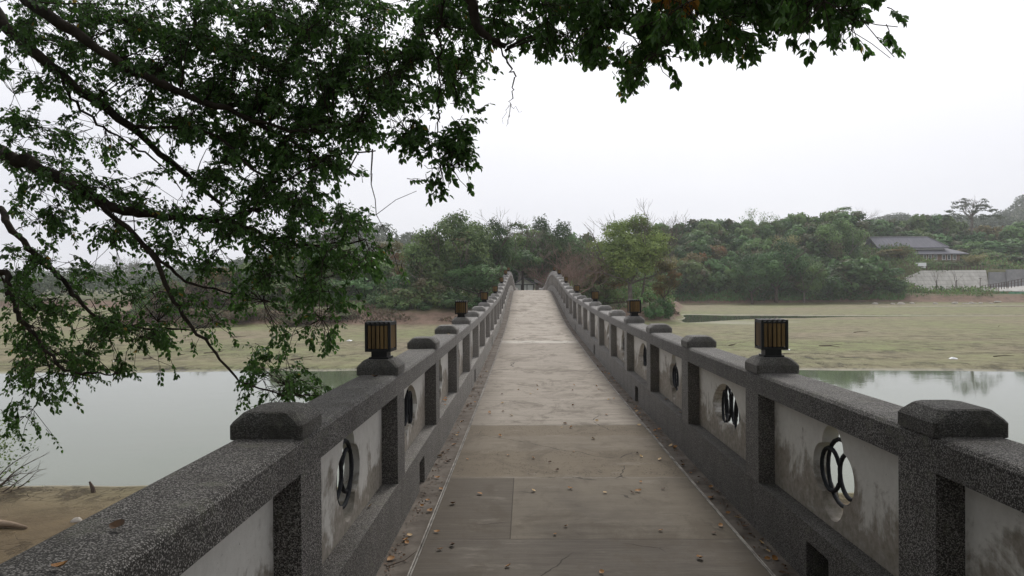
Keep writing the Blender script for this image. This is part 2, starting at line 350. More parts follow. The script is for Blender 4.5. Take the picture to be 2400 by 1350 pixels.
bridge = empty('footbridge', (0,0,0)); tag(bridge, 'long humpbacked concrete footbridge deck rising to a crest over the dry lake', 'bridge')
PL, PR = -.675, 1.405
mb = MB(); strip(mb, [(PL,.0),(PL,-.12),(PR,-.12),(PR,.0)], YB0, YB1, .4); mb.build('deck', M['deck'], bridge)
for a, b in ((XL-.28, PL-.03), (PR+.03, XR+.28)):
    mb = MB(); strip(mb, [(a,-.03),(a,-.125),(b,-.125),(b,-.03)], YB0, YB1, .5); mb.build('gutter', M['gutter'], bridge)
rr = random.Random(4)
for s, x in ((-1, PL), (1, PR)):
    mb = MB()
    y = YB0
    while y < YB1:      # a chipped mortar edge with a slot down its middle
        l = rr.uniform(1.2, 3.0); y2 = min(y+l, YB1); w1 = rr.uniform(.008,.012)
        strip(mb, [(x+s*.002,.003),(x+s*.002,-.1),(x+s*w1,-.1),(x+s*w1,.003)], y, y2, .3)
        strip(mb, [(x+s*.019,-.004),(x+s*.019,-.1),(x+s*.029,-.1),(x+s*.029,-.004)], y, y2, .3)
        y = y2+.004
    mb.build('mortar_edge', M['mortar'], bridge)
mb = MB(); strip(mb, [(XL-.34,-.13),(XL-.34,-.5),(XR+.34,-.5),(XR+.34,-.13)], YB0, YB1, .5); mb.build('slab', M['underside'], bridge)
for y in np.arange(9, 84, 9.5):
    mb = MB()
    for x in (-.75, 1.45): mb.tube([(x,y,-6.5),(x,y,dz(y)-.85)], .22, 12)
    mb.box((-1.25,y-.28,dz(y)-.9),(1.95,y+.28,dz(y)-.48)); mb.build('pier', M['underside'], bridge)

# ---- balustrades
def outline_quatrefoil(n=96, R0=.142, off=.125):
    P = []
    for t in np.linspace(0, 2*math.pi, n, endpoint=False):
        d = np.array([math.cos(t), math.sin(t)]); best = .05
        for a in range(4):
            c = off*np.array([math.cos(a*math.pi/2), math.sin(a*math.pi/2)]); b = d@c; q = b*b-(c@c-R0*R0)
            if q >= 0: best = max(best, b+math.sqrt(q))
        P.append(d*best)
    return P
def outline_fan(n=96, Ro=.53, Ri=.20, ha=math.radians(54), cy=.36):
    def inside(p):
        r = math.hypot(*p); a = abs(math.atan2(p[0], p[1])); return Ri < r < Ro and a < ha
    P = []
    for t in np.linspace(0, 2*math.pi, n, endpoint=False):
        d = (math.cos(t), math.sin(t)); lo, hi = 0.0, .7; r = 0
        while r < .7 and inside((d[0]*r, cy+d[1]*r)): r += .006
        P.append(np.array([d[0]*r, d[1]*r]))
    return P
QF, FN = outline_quatrefoil(), outline_fan()
def panel_mesh(k, kind, x0, x1):
    y0 = KY+SP*k+.281; y1 = KY+SP*(k+1)-.001; L = y1-y0; yc = (y0+y1)/2; zc = dz(yc)
    h0, h1 = .311, .929; hc = .62 if kind == 'q' else .66
    hole = QF if kind == 'q' else FN
    V = []; n = len(hole)
    def ray(t):
        d = np.array([math.cos(t), math.sin(t)]); s = 1e9
        if abs(d[0]) > 1e-6: s = min(s, (L/2)/abs(d[0]))
        if d[1] > 1e-6: s = min(s, (h1-hc)/d[1])
        if d[1] < -1e-6: s = min(s, (hc-h0)/-d[1])
        return d*s
    outer = [ray(t) for t in np.linspace(0, 2*math.pi, n, endpoint=False)]
    for cx, cy in ((L/2,h1-hc),(-L/2,h1-hc),(-L/2,h0-hc),(L/2,h0-hc)):      # snap the nearest ray to each corner
        j = min(range(n), key=lambda i: (outer[i][0]-cx)**2+(outer[i][1]-cy)**2); outer[j] = np.array([cx, cy])
    for x in (x0, x1):
        for P in (outer, hole):
            for a, b in P: V.append((x, a, hc+b+dz(yc+a)-zc))
    Fc = []
    for j in range(n):
        k2 = (j+1) % n
        Fc += [(j, k2, n+k2, n+j), (2*n+j, 3*n+j, 3*n+k2, 2*n+k2), (n+j, n+k2, 3*n+k2, 3*n+j), (j, 2*n+j, 2*n+k2, k2)]
    return mkmesh('panel', V, Fc), (0, yc, zc), hc
def ring_mesh(kind, hc):
    mb = MB(); T = np.linspace(0, 2*math.pi, 25)
    if kind == 'q': C = [(.122, hc-.01, .122), (0, hc, .185), (-.122, hc+.01, .122)]
    else: C = [(.355*math.sin(a), hc-.36+.365*math.cos(a), .150) for a in np.radians([-36,-12,12,36])]
    for i, (y, z, r) in enumerate(C):
        sx = .5 if kind == 'f' else 1.0
        mb.tube([((i%2)*.012, y+sx*r*math.cos(t), z+r*1.0*math.sin(t)) for t in T], .0125, 8, False)
    return mb.mesh('iron_rings', True)
RM = {}
cap_meshes = {}
def cap_mesh(side):
    mb = MB(); w = TH+.012; l = .292
    P = []
    levels = [(0,0),(.0,.055),(.010,.070),(.042,.102),(.060,.108)]
    for ins, h in levels:
        a, b = w/2-ins, l/2-ins*.55
        c = .014+ins*.3
        P.append([(-a+c,-b,h),(a-c,-b,h),(a,-b+c,h),(a,b-c,h),(a-c,b,h),(-a+c,b,h),(-a,b-c,h),(-a,-b+c,h)])
    V = [p for r in P for p in r]; n = 8
    Fc = [(i*n+j, i*n+(j+1)%n, (i+1)*n+(j+1)%n, (i+1)*n+j) for i in range(len(P)-1) for j in range(n)]
    Fc += [tuple(range(n))[::-1], tuple((len(P)-1)*n+j for j in range(n))]
    mb.add(V, Fc); return mb.mesh('post_cap', False)
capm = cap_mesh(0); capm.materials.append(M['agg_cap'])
def balustrade(side, xin, drains, label):
    s = side; root = empty('balustrade', (xin, 0, 0)); tag(root, label, 'balustrade', 'balustrades along the footbridge')
    X = lambda d: s*d                                # local x grows outward from the inner face
    hb, ht = .93, 1.072
    mb = MB()
    strip(mb, [(X(0),hb),(X(0),ht-.022),(X(.012),ht-.006),(X(.03),ht),(X(TH-.03),ht),(X(TH-.012),ht-.006),(X(TH),ht-.022),(X(TH),hb)], YB0, YB1)
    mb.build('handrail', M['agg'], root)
    mb = MB(); y = YB0
    for k in sorted(drains):
        yc = KY+SP*k+SP/2+.08
        strip(mb, [(X(0),-.13),(X(0),.31),(X(TH),.31),(X(TH),-.13)], y, yc-.15)
        strip(mb, [(X(0),.21),(X(0),.31),(X(TH),.31),(X(TH),.21)], yc-.15, yc+.15)
        strip(mb, [(X(.17),-.13),(X(.17),.21),(X(TH),.21),(X(TH),-.13)], yc-.15, yc+.15)
        y = yc+.15
    strip(mb, [(X(0),-.13),(X(0),.31),(X(TH),.31),(X(TH),-.13)], y, YB1)
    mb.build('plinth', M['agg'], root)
    for k in range(NK0, NK1+1):
        y0 = KY+SP*k; yc = y0+.14; zc = dz(yc)
        a, b = dz(y0)-zc, dz(y0+.28)-zc; x0, x1 = sorted((X(0), X(TH)))
        mb = MB(); mb.hexa([(x0,-.14,.31+a),(x1,-.14,.31+a),(x1,.14,.31+b),(x0,.14,.31+b),(x0,-.14,.93+a),(x1,-.14,.93+a),(x1,.14,.93+b),(x0,.14,.93+b)])
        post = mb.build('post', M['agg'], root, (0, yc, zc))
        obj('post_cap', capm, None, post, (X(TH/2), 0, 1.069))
        if k < NK1:
            kind = 'q' if k % 2 == 0 else 'f'
            xa, xb = sorted((X(.112), X(.205)))
            me, loc, hc = panel_mesh(k, kind, xa, xb)
            p = obj('panel', me, M['plaster'], root, loc)
            if kind not in RM: RM[kind] = ring_mesh(kind, hc); RM[kind].materials.append(M['iron'])
            obj('iron_rings', RM[kind], None, p, (X(.155), 0, 0))
    return root
balustrade(-1, XL, [k for k in range(1, 38, 3)], 'pebbled stone balustrade with white plaster panels beside the tree')
balustrade(1, XR, [k for k in range(0, 38, 3)], 'pebbled stone balustrade with stained panels on the side of the tiled house')

# ---- lamps
def make_lamp():
    root = empty('post_lamp', (0,0,0)); w = .092
    mb = MB(); mb.box((-.07,-.07,0),(.07,.07,.012)); mb.box((-.056,-.056,.012),(.056,.056,.052)); mb.build('base', M['lamp_metal'], root)
    mb = MB()
    mb.box((-w,-w,.052),(w,w,.068))
    for a in (-1,1):
        for b in (-1,1):
            xs = sorted((a*w, a*(w-.018))); ys = sorted((b*w, b*(w-.018))); mb.box((xs[0],ys[0],.068),(xs[1],ys[1],.25))
    for a in (-1,1):
        xs = sorted((a*w, a*(w-.018))); mb.box((xs[0],-w+.018,.238),(xs[1],w-.018,.25)); mb.box((-w+.018,xs[0],.238),(w-.018,xs[1],.25))
    for i in range(6):
        x = -w+.008+i*(2*w-.016)/5; mb.box((x-.007,-w-.002,.25),(x+.007,w+.002,.262))
    mb.build('frame', M['lamp_metal'], root)
    mb = MB(); mb.box((-.066,-.066,.068),(.066,.066,.238)); mb.build('inner_box', M['lamp_metal'], root)
    for side in range(4):
        c, s_ = [(1,0),(0,1),(-1,0),(0,-1)][side]
        for i in range(5):
            t = -.060+i*.030; mb = MB()
            P = [(t-.0105,-w+.004),(t+.0105,-w+.004),(t+.0105,-w+.016),(t-.0105,-w+.016)]
            Q = [(c*x-s_*y, s_*x+c*y) for x, y in P]
            mb.hexa([(*q,.074) for q in Q]+[(*q,.236) for q in Q]); mb.build('slat', M['slat'], root)
    return root
lamp0 = make_lamp(); reg(lamp0); first = True
ords = ['nearest','second nearest','third nearest','fourth nearest','fifth nearest','sixth nearest','farthest visible']
for s, xc, nm in ((-1, XL-TH/2, 'balustrade beside the overhanging tree'), (1, XR+TH/2, 'balustrade facing the open lake bed')):
    for i, k in enumerate(range(1, 20, 3)):
        y = KY+SP*k+.14; loc = (xc, y, dz(y)+1.069+.108)
        o = lamp0 if first else copy_tree(lamp0); first = False
        o.location = loc; o.rotation_euler.z = math.radians(rr.uniform(-4, 4))
        tag(o, '%s square timber-slatted black lamp on the %s' % (ords[i], nm), 'lamp', 'slatted lamps on the balustrade posts')

# ------------------------------------------------------------------ ground, water
def lnoise(x, y, s, seed):
    r = R(seed); v = 0
    for i in range(5):
        a = r.uniform(0, 6.28); f = s*(1.7**i); ph = r.uniform(0, 6.28)
        v = v+np.sin((x*math.cos(a)+y*math.sin(a))*f+ph+1.3*np.sin((x*math.sin(a*1.7)-y*math.cos(a*1.3))*f*.7))/(1.5**i)
    return v/2.5
def isl(x, y):
    yi = 83+3*np.sin(x*.12)+lnoise(x, y, .3, 3)*1.0 - 4*sm(-x, 25, 45)
    e = sm(y, yi-1, yi+8)*sm(.205*y+1.5-x+lnoise(x,y,.4,8), -1.0, 3.5)*(1-sm(y, 150, 160))
    lx = -46-(y-80)*.50
    return e*sm(x-lx+lnoise(x,y,.3,5)*2, -4, 4)
def height(x, y):
    x = np.asarray(x, float); y = np.asarray(y, float)
    h = -4.86+.035*lnoise(x, y, .35, 1)+.03*lnoise(x, y, .06, 2)
    yn = 17.6+.35*lnoise(x, 0*y, .3, 4)-.03*x; yf = 41.0+.35*lnoise(x, 0*y, .25, 6)-.0030*np.clip(x,0,60)**2-.0009*np.clip(-x,0,80)**2
    h = h-.8*sm(y, yn-1.3, yn+2.5)*(1-sm(y, yf-4.5, yf+2.2))
    w = np.interp(x, [10,20,30,43,60,75,80], [14,12,6.5,3.6,1.8,.8,0]); d = np.abs(y-(102+lnoise(x,0*y,.12,9)*.8-.00*x))
    h = h-.45*(1-sm(d, w*.6, w*1.25+.01))*sm(x, 12, 16)*(1-sm(x, 70, 80))
    w2 = np.interp(x, [55,70,90,120], [0,2,5,7]); d2 = np.abs(y-138); h = h-.35*(1-sm(d2, w2*.5, w2+.1))*(x > 56)
    near = sm(-y, -9, -.5); h = h+3.1*near
    im = isl(x, y); h = h*(1-im)+im*(-2.86+.25*lnoise(x,y,.2,11))
    h = h-.12*np.exp(-((x-25)/10)**2-((y-88)/6)**2)
    # far shore, wooded hill, terraces
    ys = np.interp(x, [-400,-60,-20,30,84,100,140], [170,152,152,156,158,150,146])+lnoise(x,y,.15,12)*1.2
    bank = sm(y, ys, ys+6)
    h = h+1.9*bank*(1-isl(x,y))
    hill = sm(y, 160, 205)*sm(x, 8, 34)*(1-sm(x-.527*y, -6, 6))
    h = h+12.0*hill
    terr = sm(x-.527*y, -6, 3)*sm(y, 181, 184); h = h+5.6*terr
    h = h+2.6*sm(x-.527*y, -6, 3)*sm(y, 186, 196)
    h = h+6*sm(y, 215, 280)*sm(x, 60, 120)
    h = h+25*np.exp(-((x-268)/62)**2-((y-500)/150)**2)+70*np.exp(-((x-446)/82)**2-((y-540)/150)**2)
    h = h+30*np.exp(-((x+85)/60)**2-((y-400)/90)**2)+16*np.exp(-((x+330)/200)**2-((y-620)/90)**2)+9*np.exp(-((x+150)/120)**2-((y-620)/90)**2)
    h = h+14*sm(y, 620, 1500)
    return h
def H(x, y): return float(height(np.array([x]), np.array([y]))[0])
xs = np.concatenate([-np.geomspace(60, 1600, 60)[::-1], np.linspace(-59, 129, 236), np.geomspace(131, 1600, 60)])
ys = np.concatenate([[-400,-200,-100,-60,-40,-30,-20,-15,-12], np.linspace(-10, 60, 176), np.linspace(60.6, 215, 210), np.geomspace(216.5, 2600, 90)])
GX, GY = np.meshgrid(xs, ys); GZ = height(GX, GY); nx, ny = len(xs), len(ys)
I = np.arange(nx*ny).reshape(ny, nx)
gm = mkmesh('lake_bed', np.stack([GX, GY, GZ], -1).reshape(-1, 3), np.stack([I[:-1,:-1], I[:-1,1:], I[1:,1:], I[1:,:-1]], -1).reshape(-1, 4), smooth=True)
tag(obj('ground', gm, M['ground']), kind='structure')
wm = mkmesh('water', [(-900,5,-5.0),(900,5,-5.0),(900,160,-5.0),(-900,160,-5.0)], [[0,1,2,3]])
tag(obj('water', wm, M['water']), kind='structure')

# ------------------------------------------------------------------ leaf clouds
def unit(v): return v/(np.linalg.norm(v, axis=-1, keepdims=True)+1e-9)
def leafquads(C, D, Nn, L, W, kind='rhomb'):
    """C base points, D direction of each leaf, Nn its normal, L length, W width -> vertices, quads"""
    D = unit(D); S = unit(np.cross(D, Nn)); Nn = np.cross(S, D); n = len(C); L = L[:, None]; W = W[:, None]
    if kind == 'rhomb':
        V = np.stack([C, C+D*L*.45-S*W, C+D*L, C+D*L*.45+S*W], 1).reshape(-1, 3)
        return V, (np.arange(n)[:, None]*4+np.arange(4)), 4
    V = np.stack([C, C+D*L*.25-S*W*.82+Nn*W*.25, C+D*L*.62-S*W*.8+Nn*W*.2, C+D*L*1.0-Nn*L*.12, C+D*L*.62+S*W*.8+Nn*W*.2, C+D*L*.25+S*W*.82+Nn*W*.25], 1).reshape(-1, 3)
    b = np.arange(n)[:, None]*6
    return V, np.concatenate([b+np.array([[0,3,2,1]]), b+np.array([[0,5,4,3]])]), 6
def rnddir(r, n): return unit(r.normal(size=(n, 3)))
def crown(seed, hgt, wid, nl, leaf, low=.25, lobes=26, shape='round', accent=.06, flat=.95, light=.5):
    """the crown of one tree as many small leaves grouped in lobes; its base stands at 0"""
    r = R(seed); cs = []; rs = []
    zc = hgt*(low+1)/2; hz = hgt*(1-low)/2
    while len(cs) < lobes:
        p = rnddir(r, 1)[0]*(r.uniform(.35, 1)**.6)
        if shape == 'round': q = np.array([p[0]*wid/2*.80, p[1]*wid/2*.80, zc+p[2]*hz*.82])
        elif shape == 'cone':
            t = r.uniform(0, 1); a = r.uniform(0, 6.28); rad = wid/2*(1-t)**.8*r.uniform(.2, .9); q = np.array([rad*math.cos(a), rad*math.sin(a), hgt*(low+(1-low)*t*.95)])
        elif shape == 'umbrella':
            a = r.uniform(0, 6.28); rad = wid/2*math.sqrt(r.uniform(0,1)); q = np.array([rad*math.cos(a), rad*math.sin(a), hgt*(1-.30*(rad/(wid/2))**2)-r.uniform(0, .22)*hgt*(1-low)])
        elif shape == 'mound':
            a = r.uniform(0, 6.28); rad = wid/2*math.sqrt(r.uniform(0,1))*.85; q = np.array([rad*math.cos(a), rad*math.sin(a), hgt*.8*math.sqrt(max(0,1-(rad/(wid/2))**2))*r.uniform(.25,1)])
        cs.append(q); rs.append(r.uniform(.6, 1.15)*wid*(.17 if shape != 'umbrella' else .10)*(26/lobes)**.25)
    cs = np.array(cs); rs = np.array(rs); pr = rs**2; pr /= pr.sum()
    k = r.choice(lobes, nl, p=pr); d = rnddir(r, nl); d[:, 2] = np.where(r.rand(nl) < .55, np.abs(d[:, 2]), d[:, 2])
    rad = rs[k]*(r.uniform(.25, 1, nl)**.4)*(1+.18*np.sin(d[:,0]*7+k)+.18*np.sin(d[:,1]*6+k*2))
    P = cs[k]+d*rad[:, None]*np.array([1,1,flat])
    nn = unit(d+rnddir(r, nl)*.5+np.array([0,0,.25])); dr = np.cross(nn, rnddir(r, nl)); dr[:, 2] -= .3
    s = leaf*r.uniform(.6, 1.4, nl); V, Q, m = leafquads(P-unit(dr)*s[:, None]*.5, dr, nn, s, s*.38)
    lt = r.uniform(0, 1, lobes)[k]*.65+r.uniform(0, 1, nl)*.35; lt = np.clip(lt+light-.5, 0, 1)
    ac = ((r.rand(lobes) < accent)[k]*.8+(r.rand(nl) < accent*.5)*.6).clip(0, 1)
    return V, Q, np.repeat(lt, m), np.repeat(ac, m)
def limbs(mb, seed, base, hgt, wid, r0, low=.25, n=6, depth=2, sides=5, spread=1.0, wig=.25, rad_f=.55):
    """a trunk that forks again and again"""
    rg = random.Random(seed)
    def grow(p, d, L, r, dep):
        pts = [p]; k = 3; q = p.copy(); dd = d.copy()
        for i in range(k):
            dd = dd+np.array([rg.uniform(-1,1), rg.uniform(-1,1), rg.uniform(-.4,.6)])*wig; dd /= np.linalg.norm(dd); q = q+dd*L/k; pts.append(q.copy())
        mb.tube(pts, [r*(1-.13*i) for i in range(k+1)], sides if dep > 1 else max(3, sides-2), False)
        if dep > 0:
            for j in range(rg.choice((2,3,3)) if dep > 1 else rg.choice((2,3))):
                nd = dd+np.array([rg.uniform(-1,1), rg.uniform(-1,1), rg.uniform(-.3,.7)])*.75*spread; nd /= np.linalg.norm(nd)
                grow(pts[rg.choice((2,3,3))], nd, L*rg.uniform(.6,.85), r*rad_f, dep-1)
    t = np.array(base, float); top = t+np.array([rg.uniform(-.06,.06)*wid, rg.uniform(-.06,.06)*wid, hgt*(low+.05)])
    mb.tube([t-np.array([0,0,.4]), t*.6+top*.4+np.array([rg.uniform(-.1,.1),0,0]), top], [r0*1.25, r0, r0*.85], 8, False)
    for j in range(n):
        a = 6.283*j/n+rg.uniform(-.4,.4); e = rg.uniform(.35, 1.3)
        d = np.array([math.cos(a)*spread, math.sin(a)*spread, e]); d /= np.linalg.norm(d)
        grow(top-np.array([0,0,rg.uniform(0,.15)*hgt*low]), d, hgt*(1-low)*.42, r0*.5, depth)
TREES = {}
def tree_meshes(key, seed, hgt, wid, nl, leaf, mat, bark='bark_mid', low=.25, lobes=26, shape='round', accent=.06, flat=.95, depth=2, light=.5, nb=5):
    V, Q, lt, ac = crown(seed, hgt, wid, nl, leaf, low, lobes, shape, accent, flat, light)
    cm = mkmesh('crown', V, Q, (lt, ac)); cm.materials.append(M[mat])
    mb = MB(); limbs(mb, seed, (0,0,0), hgt, wid, .022*hgt, low, nb, depth); tm = mb.mesh('trunk', True); tm.materials.append(M[bark])
    TREES[key] = (tm, cm, hgt, wid)
def plant_tree(key, loc, label, cat='tree', group=None, name='tree', s=1.0, sz=None, rz=None, sink=.2):
    tm, cm, h, w = TREES[key]
    o = empty(name, (loc[0], loc[1], loc[2]-sink)); o.scale = (s, s, sz or s); o.rotation_euler.z = rr.uniform(0, 6.28) if rz is None else rz
    obj('trunk', tm, None, o); obj('crown', cm, None, o); tag(o, label, cat, group); return o
def spot(px, Y, dzv=0.0):
    x = (px-XV)/F*Y; return (x, Y, H(x, Y)+dzv)
def by_top(px, Y, ytop, key, label, cat='tree', group=None, name='tree', wpx=None, rz=None):
    """stand a tree at its real distance and size it in metres"""
    p = spot(px, Y); top = (YH-ytop)/F*Y; h = top-p[2]+.2; sz = h/TREES[key][2]; s = sz if wpx is None else wpx/F*Y/TREES[key][3]
    return plant_tree(key, p, label, cat, group, name, s, sz, rz)

tree_meshes('big_fresh', 11, 13.5, 11.5, 26000, .24, 'leaf_fresh', 'bark_pale', .22, 52, 'round', .05, .75, 3, .5)
tree_meshes('broad_a', 12, 12, 12, 16000, .30, 'leaf_mid', 'bark_pale', .18, 46, 'round', .08)
tree_meshes('broad_b', 13, 13, 11, 16000, .28, 'leaf_dark', 'bark_mid', .2, 44, 'round', .05)
tree_meshes('open', 14, 13, 9, 6500, .26, 'leaf_mid', 'bark_pale', .35, 30, 'round', .05, .5, 3)
tree_meshes('leaner', 16, 7.5, 5.5, 4500, .24, 'leaf_dark', 'bark', .66, 22, 'round', .05, .8, 2)
tree_meshes('yellow', 15, 9, 6.5, 5200, .24, 'leaf_yellow', 'bark_mid', .25, 24, 'round', .15, .6, 3)
tree_meshes('wood_a', 21, 10, 9, 5600, .58, 'leaf_dark', 'bark_mid', .1, 44, 'round', .05)
tree_meshes('wood_b', 22, 9, 9, 5600, .58, 'leaf_mid', 'bark_mid', .08, 40, 'round', .1)
tree_meshes('wood_c', 23, 8, 8, 4600, .55, 'leaf_dark', 'bark_mid', .05, 34, 'round', .12)
tree_meshes('wood_d', 24, 10, 9, 4600, .52, 'leaf_yellow', 'bark_mid', .1, 40, 'round', .25, .9)
tree_meshes('casuarina', 25, 16, 7, 4500, .30, 'leaf_hazy', 'bark_mid', .3, 26, 'cone', 0, .5, 2)
tree_meshes('shrub', 26, 3.2, 4.6, 4200, .20, 'leaf_mid', 'bark_mid', .05, 24, 'mound', .15, .8, 1)
tree_meshes('shrub_b', 27, 2.6, 4.2, 3600, .20, 'leaf_dark', 'bark_mid', .05, 20, 'mound', .1, .8, 1)
tree_meshes('shrub_dry', 28, 2.4, 4.6, 3600, .20, 'leaf_dry', 'bark_mid', .05, 22, 'mound', .3, .8, 1)
tree_meshes('umbrella', 29, 15, 11, 2600, .26, 'leaf_hazy', 'bark_pale', .70, 60, 'umbrella', .2, .35, 3, .6, 7)
tree_meshes('grass_clump', 30, 2.2, 5, 3600, .34, 'leaf_grass', 'bark_mid', .02, 22, 'mound', .12, .8, 1)
def bamboo_mesh(key, seed, hgt, wid, mat='leaf_bamboo', culms=34):
    r = R(seed); mb = MB(); C = []; D = []
    for i in range(culms):
        a = r.uniform(0, 6.28); out = np.array([math.cos(a), math.sin(a), 0]); b = out*r.uniform(0, .12)*wid; h = hgt*r.uniform(.65, 1); lean = r.uniform(.1, .5)*wid
        pts = [b+out*lean*t**2.4+np.array([0,0,h*(t-.12*t**4)]) for t in np.linspace(0, 1, 7)]
        mb.tube(pts, [.05,.045,.04,.035,.025,.015,.008], 3, False)
        for j in range(130):
            t = r.uniform(.25, 1); q = b+out*lean*t**2.4+np.array([0,0,h*(t-.12*t**4)])
            C.append(q+r.normal(size=3)*np.array([.42,.42,.35])*(.5+.7*t)); D.append(out*.4+r.normal(size=3)*.6+np.array([0,0,-.4]))
    C = np.array(C); D = np.array(D); n = len(C); s = r.uniform(.25,.6,n)
    V, Q, m = leafquads(C, D, rnddir(r, n), s, s*.22); lt = np.clip(.2+.6*C[:,2]/hgt+r.uniform(-.3,.3,n), 0, 1)
    cm = mkmesh('crown', V, Q, (np.repeat(lt, m), np.repeat((r.rand(n)<.2)*.8, m))); cm.materials.append(M[mat])
    tm = mb.mesh('culms'); tm.materials.append(M['bark_pale']); TREES[key] = (tm, cm, hgt, wid)
bamboo_mesh('bamboo', 41, 10, 9)
bamboo_mesh('bamboo_b', 42, 9, 8, 'leaf_bamboo', 26)
bamboo_mesh('sprig', 43, 12, 6, 'leaf_mid', 7)
def bare_mesh(key, seed, hgt, wid, mat, low=.2, n=6, depth=4, r0=None, spread=1.0):
    mb = MB(); limbs(mb, seed, (0,0,0), hgt, wid, r0 or .02*hgt, low, n, depth, 5, spread, .22, .68); tm = mb.mesh('trunk', True); tm.materials.append(M[mat]); TREES[key] = (tm, None, hgt, wid)
bare_mesh('bare_red', 51, 6, 8, 'bark_red', .12, 10, 5, .11, 1.3)
bare_mesh('bare_pale', 52, 9, 8, 'bark_pale', .3, 6, 4, .12)
def plant_bare(key, px, Y, ytop, label, name='bare_tree', leaves=None, group=None):
    tm, _, h, w = TREES[key]; p = spot(px, Y); hh = (YH-ytop)/F*Y-p[2]; s = hh/h*.95
    o = empty(name, p); o.scale = (s,s,s); o.rotation_euler.z = rr.uniform(0,6.28); obj('trunk', tm, None, o); tag(o, label, 'tree', group); return o

# island trees (around the far end of the bridge)
by_top(1475, 93, 500, 'big_fresh', 'big bright green tree with pale limbs just past the bridge, reaching over the shore', wpx=205)
by_top(1560, 91, 610, 'yellow', 'small leafy green tree leaning over the island shore point', wpx=80)
by_top(1420, 97, 615, 'yellow', 'olive-leaved small tree between the bare reddish tree and the big bright tree', wpx=120)
g = 'evergreen trees on the island behind the bridge'
by_top(1075, 96, 492, 'broad_a', 'broad green tree with a domed top on the island left of the crest', group=g, wpx=220)
by_top(1010, 99, 548, 'broad_a', 'lower round green tree at the outer flank of the domed island tree', group=g, wpx=170)
by_top(1146, 101, 520, 'broad_b', 'dark green tree next to the domed island tree, reaching behind the balustrade', group=g, wpx=135)
by_top(1290, 128, 545, 'broad_b', 'shaded tree directly behind the pavilion', group=g, wpx=130)
by_top(1120, 92, 600, 'broad_b', 'low dark tree hugging the shore right beneath the domed island tree', group=g, wpx=170)
by_top(1215, 118, 512, 'open', 'airy tree with see-through branches above the crest of the bridge', group=g, wpx=150)
by_top(1262, 126, 514, 'broad_b', 'dark tree centred straight above the crest of the bridge', group=g, wpx=150)
by_top(1325, 122, 528, 'broad_b', 'dark evergreen behind the bare reddish tree', group=g, wpx=150)
by_top(1360, 132, 545, 'wood_a', 'dark rounded crown in the gap before the big bright tree', group=g, wpx=120)
by_top(1190, 132, 560, 'wood_a', 'shaded crown filling in behind the airy see-through tree', group=g, wpx=150)
by_top(1290, 140, 560, 'wood_a', 'farthest dark crown over the pavilion roofs', group=g, wpx=190)
by_top(1226, 108, 590, 'leaner', 'leaning dark tree in front of the pavilion roofs', group=g, wpx=100)
by_top(1042, 104, 478, 'sprig', 'leafy spire poking above the domed island tree', name='tree', wpx=55)
by_top(1100, 106, 462, 'sprig', 'wispy tall spray of twigs above the domed island tree', wpx=60)
by_top(1012, 106, 495, 'sprig', 'thin faint sapling top left of the leafy spire', wpx=22)
plant_bare('bare_red', 1350, 92, 578, 'bare reddish-brown twiggy tree beside the end of the balustrade')
plant_bare('bare_red', 1322, 96, 622, 'smaller bare russet tree close to the pavilion')
plant_bare('bare_pale', 1500, 95.5, 497, 'bare pale twigs rising out of the big bright tree')
plant_bare('bare_pale', 1220, 116, 508, 'bare pale branches inside the airy see-through tree')
by_top(925, 112, 556, 'yellow', 'thin yellow-green tree with visible dark limbs at the end of the overhanging leaves', wpx=110)
by_top(870, 106, 606, 'wood_b', 'dusty green tree above the bank fence, half hidden by overhanging leaves', wpx=120)
g = 'hazy trees along the island bank behind the overhanging boughs'
for px, Y, yt, key, w in ((800,104,566,'wood_b',130),(740,108,560,'wood_a',130),(680,106,575,'wood_b',130),(620,110,600,'wood_c',120),(565,112,612,'wood_b',120),(510,110,618,'wood_d',90),(835,100,640,'wood_c',110),(950,101,628,'wood_c',90),(768,98,645,'wood_c',110),(645,98,652,'wood_b',120)):
    by_top(px, Y, yt, key, 'dull green round-crowned tree behind the bank fence, seen through the overhanging boughs', group=g, wpx=w)
by_top(738, 150, 478, 'casuarina', 'feathery grey-green conifer, the shorter one of the pair over the overhanging boughs', wpx=80)
by_top(797, 150, 470, 'casuarina', 'feathery grey-green conifer, the taller one of the pair over the overhanging boughs', wpx=75)
plant_bare('bare_pale', 285, 190, 588, 'pale bare tree on the far field seen through the hanging leaves')
for i, (px, Y, yt, key, w) in enumerate(((985,88,642,'shrub',130),(935,87.5,668,'shrub',110),(1045,88,672,'shrub_b',120),(895,90,676,'shrub_b',80),(965,86.5,700,'shrub_b',90),(1100,88,690,'shrub_b',110))):
    by_top(px, Y, yt, key, ['tall spreading pale-tipped shrub before the fence','leafy shrub overlapping the picket fence','dark shrub under the domed island tree','small shrub at a gap in the picket fence','low blue-green bush on the brown bank','dark low bush hard by the near-shore tree'][i], 'shrub', 'shrubs on the island bank', 'shrub', w)
for i, (px, Y, yt, w) in enumerate(((400,88,650,90),(450,90,640,110),(520,90,668,100),(370,86,690,80),(590,86,712,110),(470,84,715,120),(690,84,722,100),(780,85,716,120))):
    by_top(px, Y, yt, 'shrub_dry', 'dry brown thicket on the earth bank behind the hanging leaves', 'shrub', 'dry thickets on the island bank', 'dry_shrub', w)
for i, (px, Y, yt, w, l) in enumerate(((1540,88,690,70,'shrub at the foot of the bank by the island point'),(1415,95,668,70,'leafy shrub under the olive-leaved small tree'),(1370,96,655,60,'shrub beneath the bare reddish tree'))):
    by_top(px, Y, yt, 'shrub' if i else 'shrub_b', l, 'shrub', 'shrubs on the island bank', 'shrub', w)
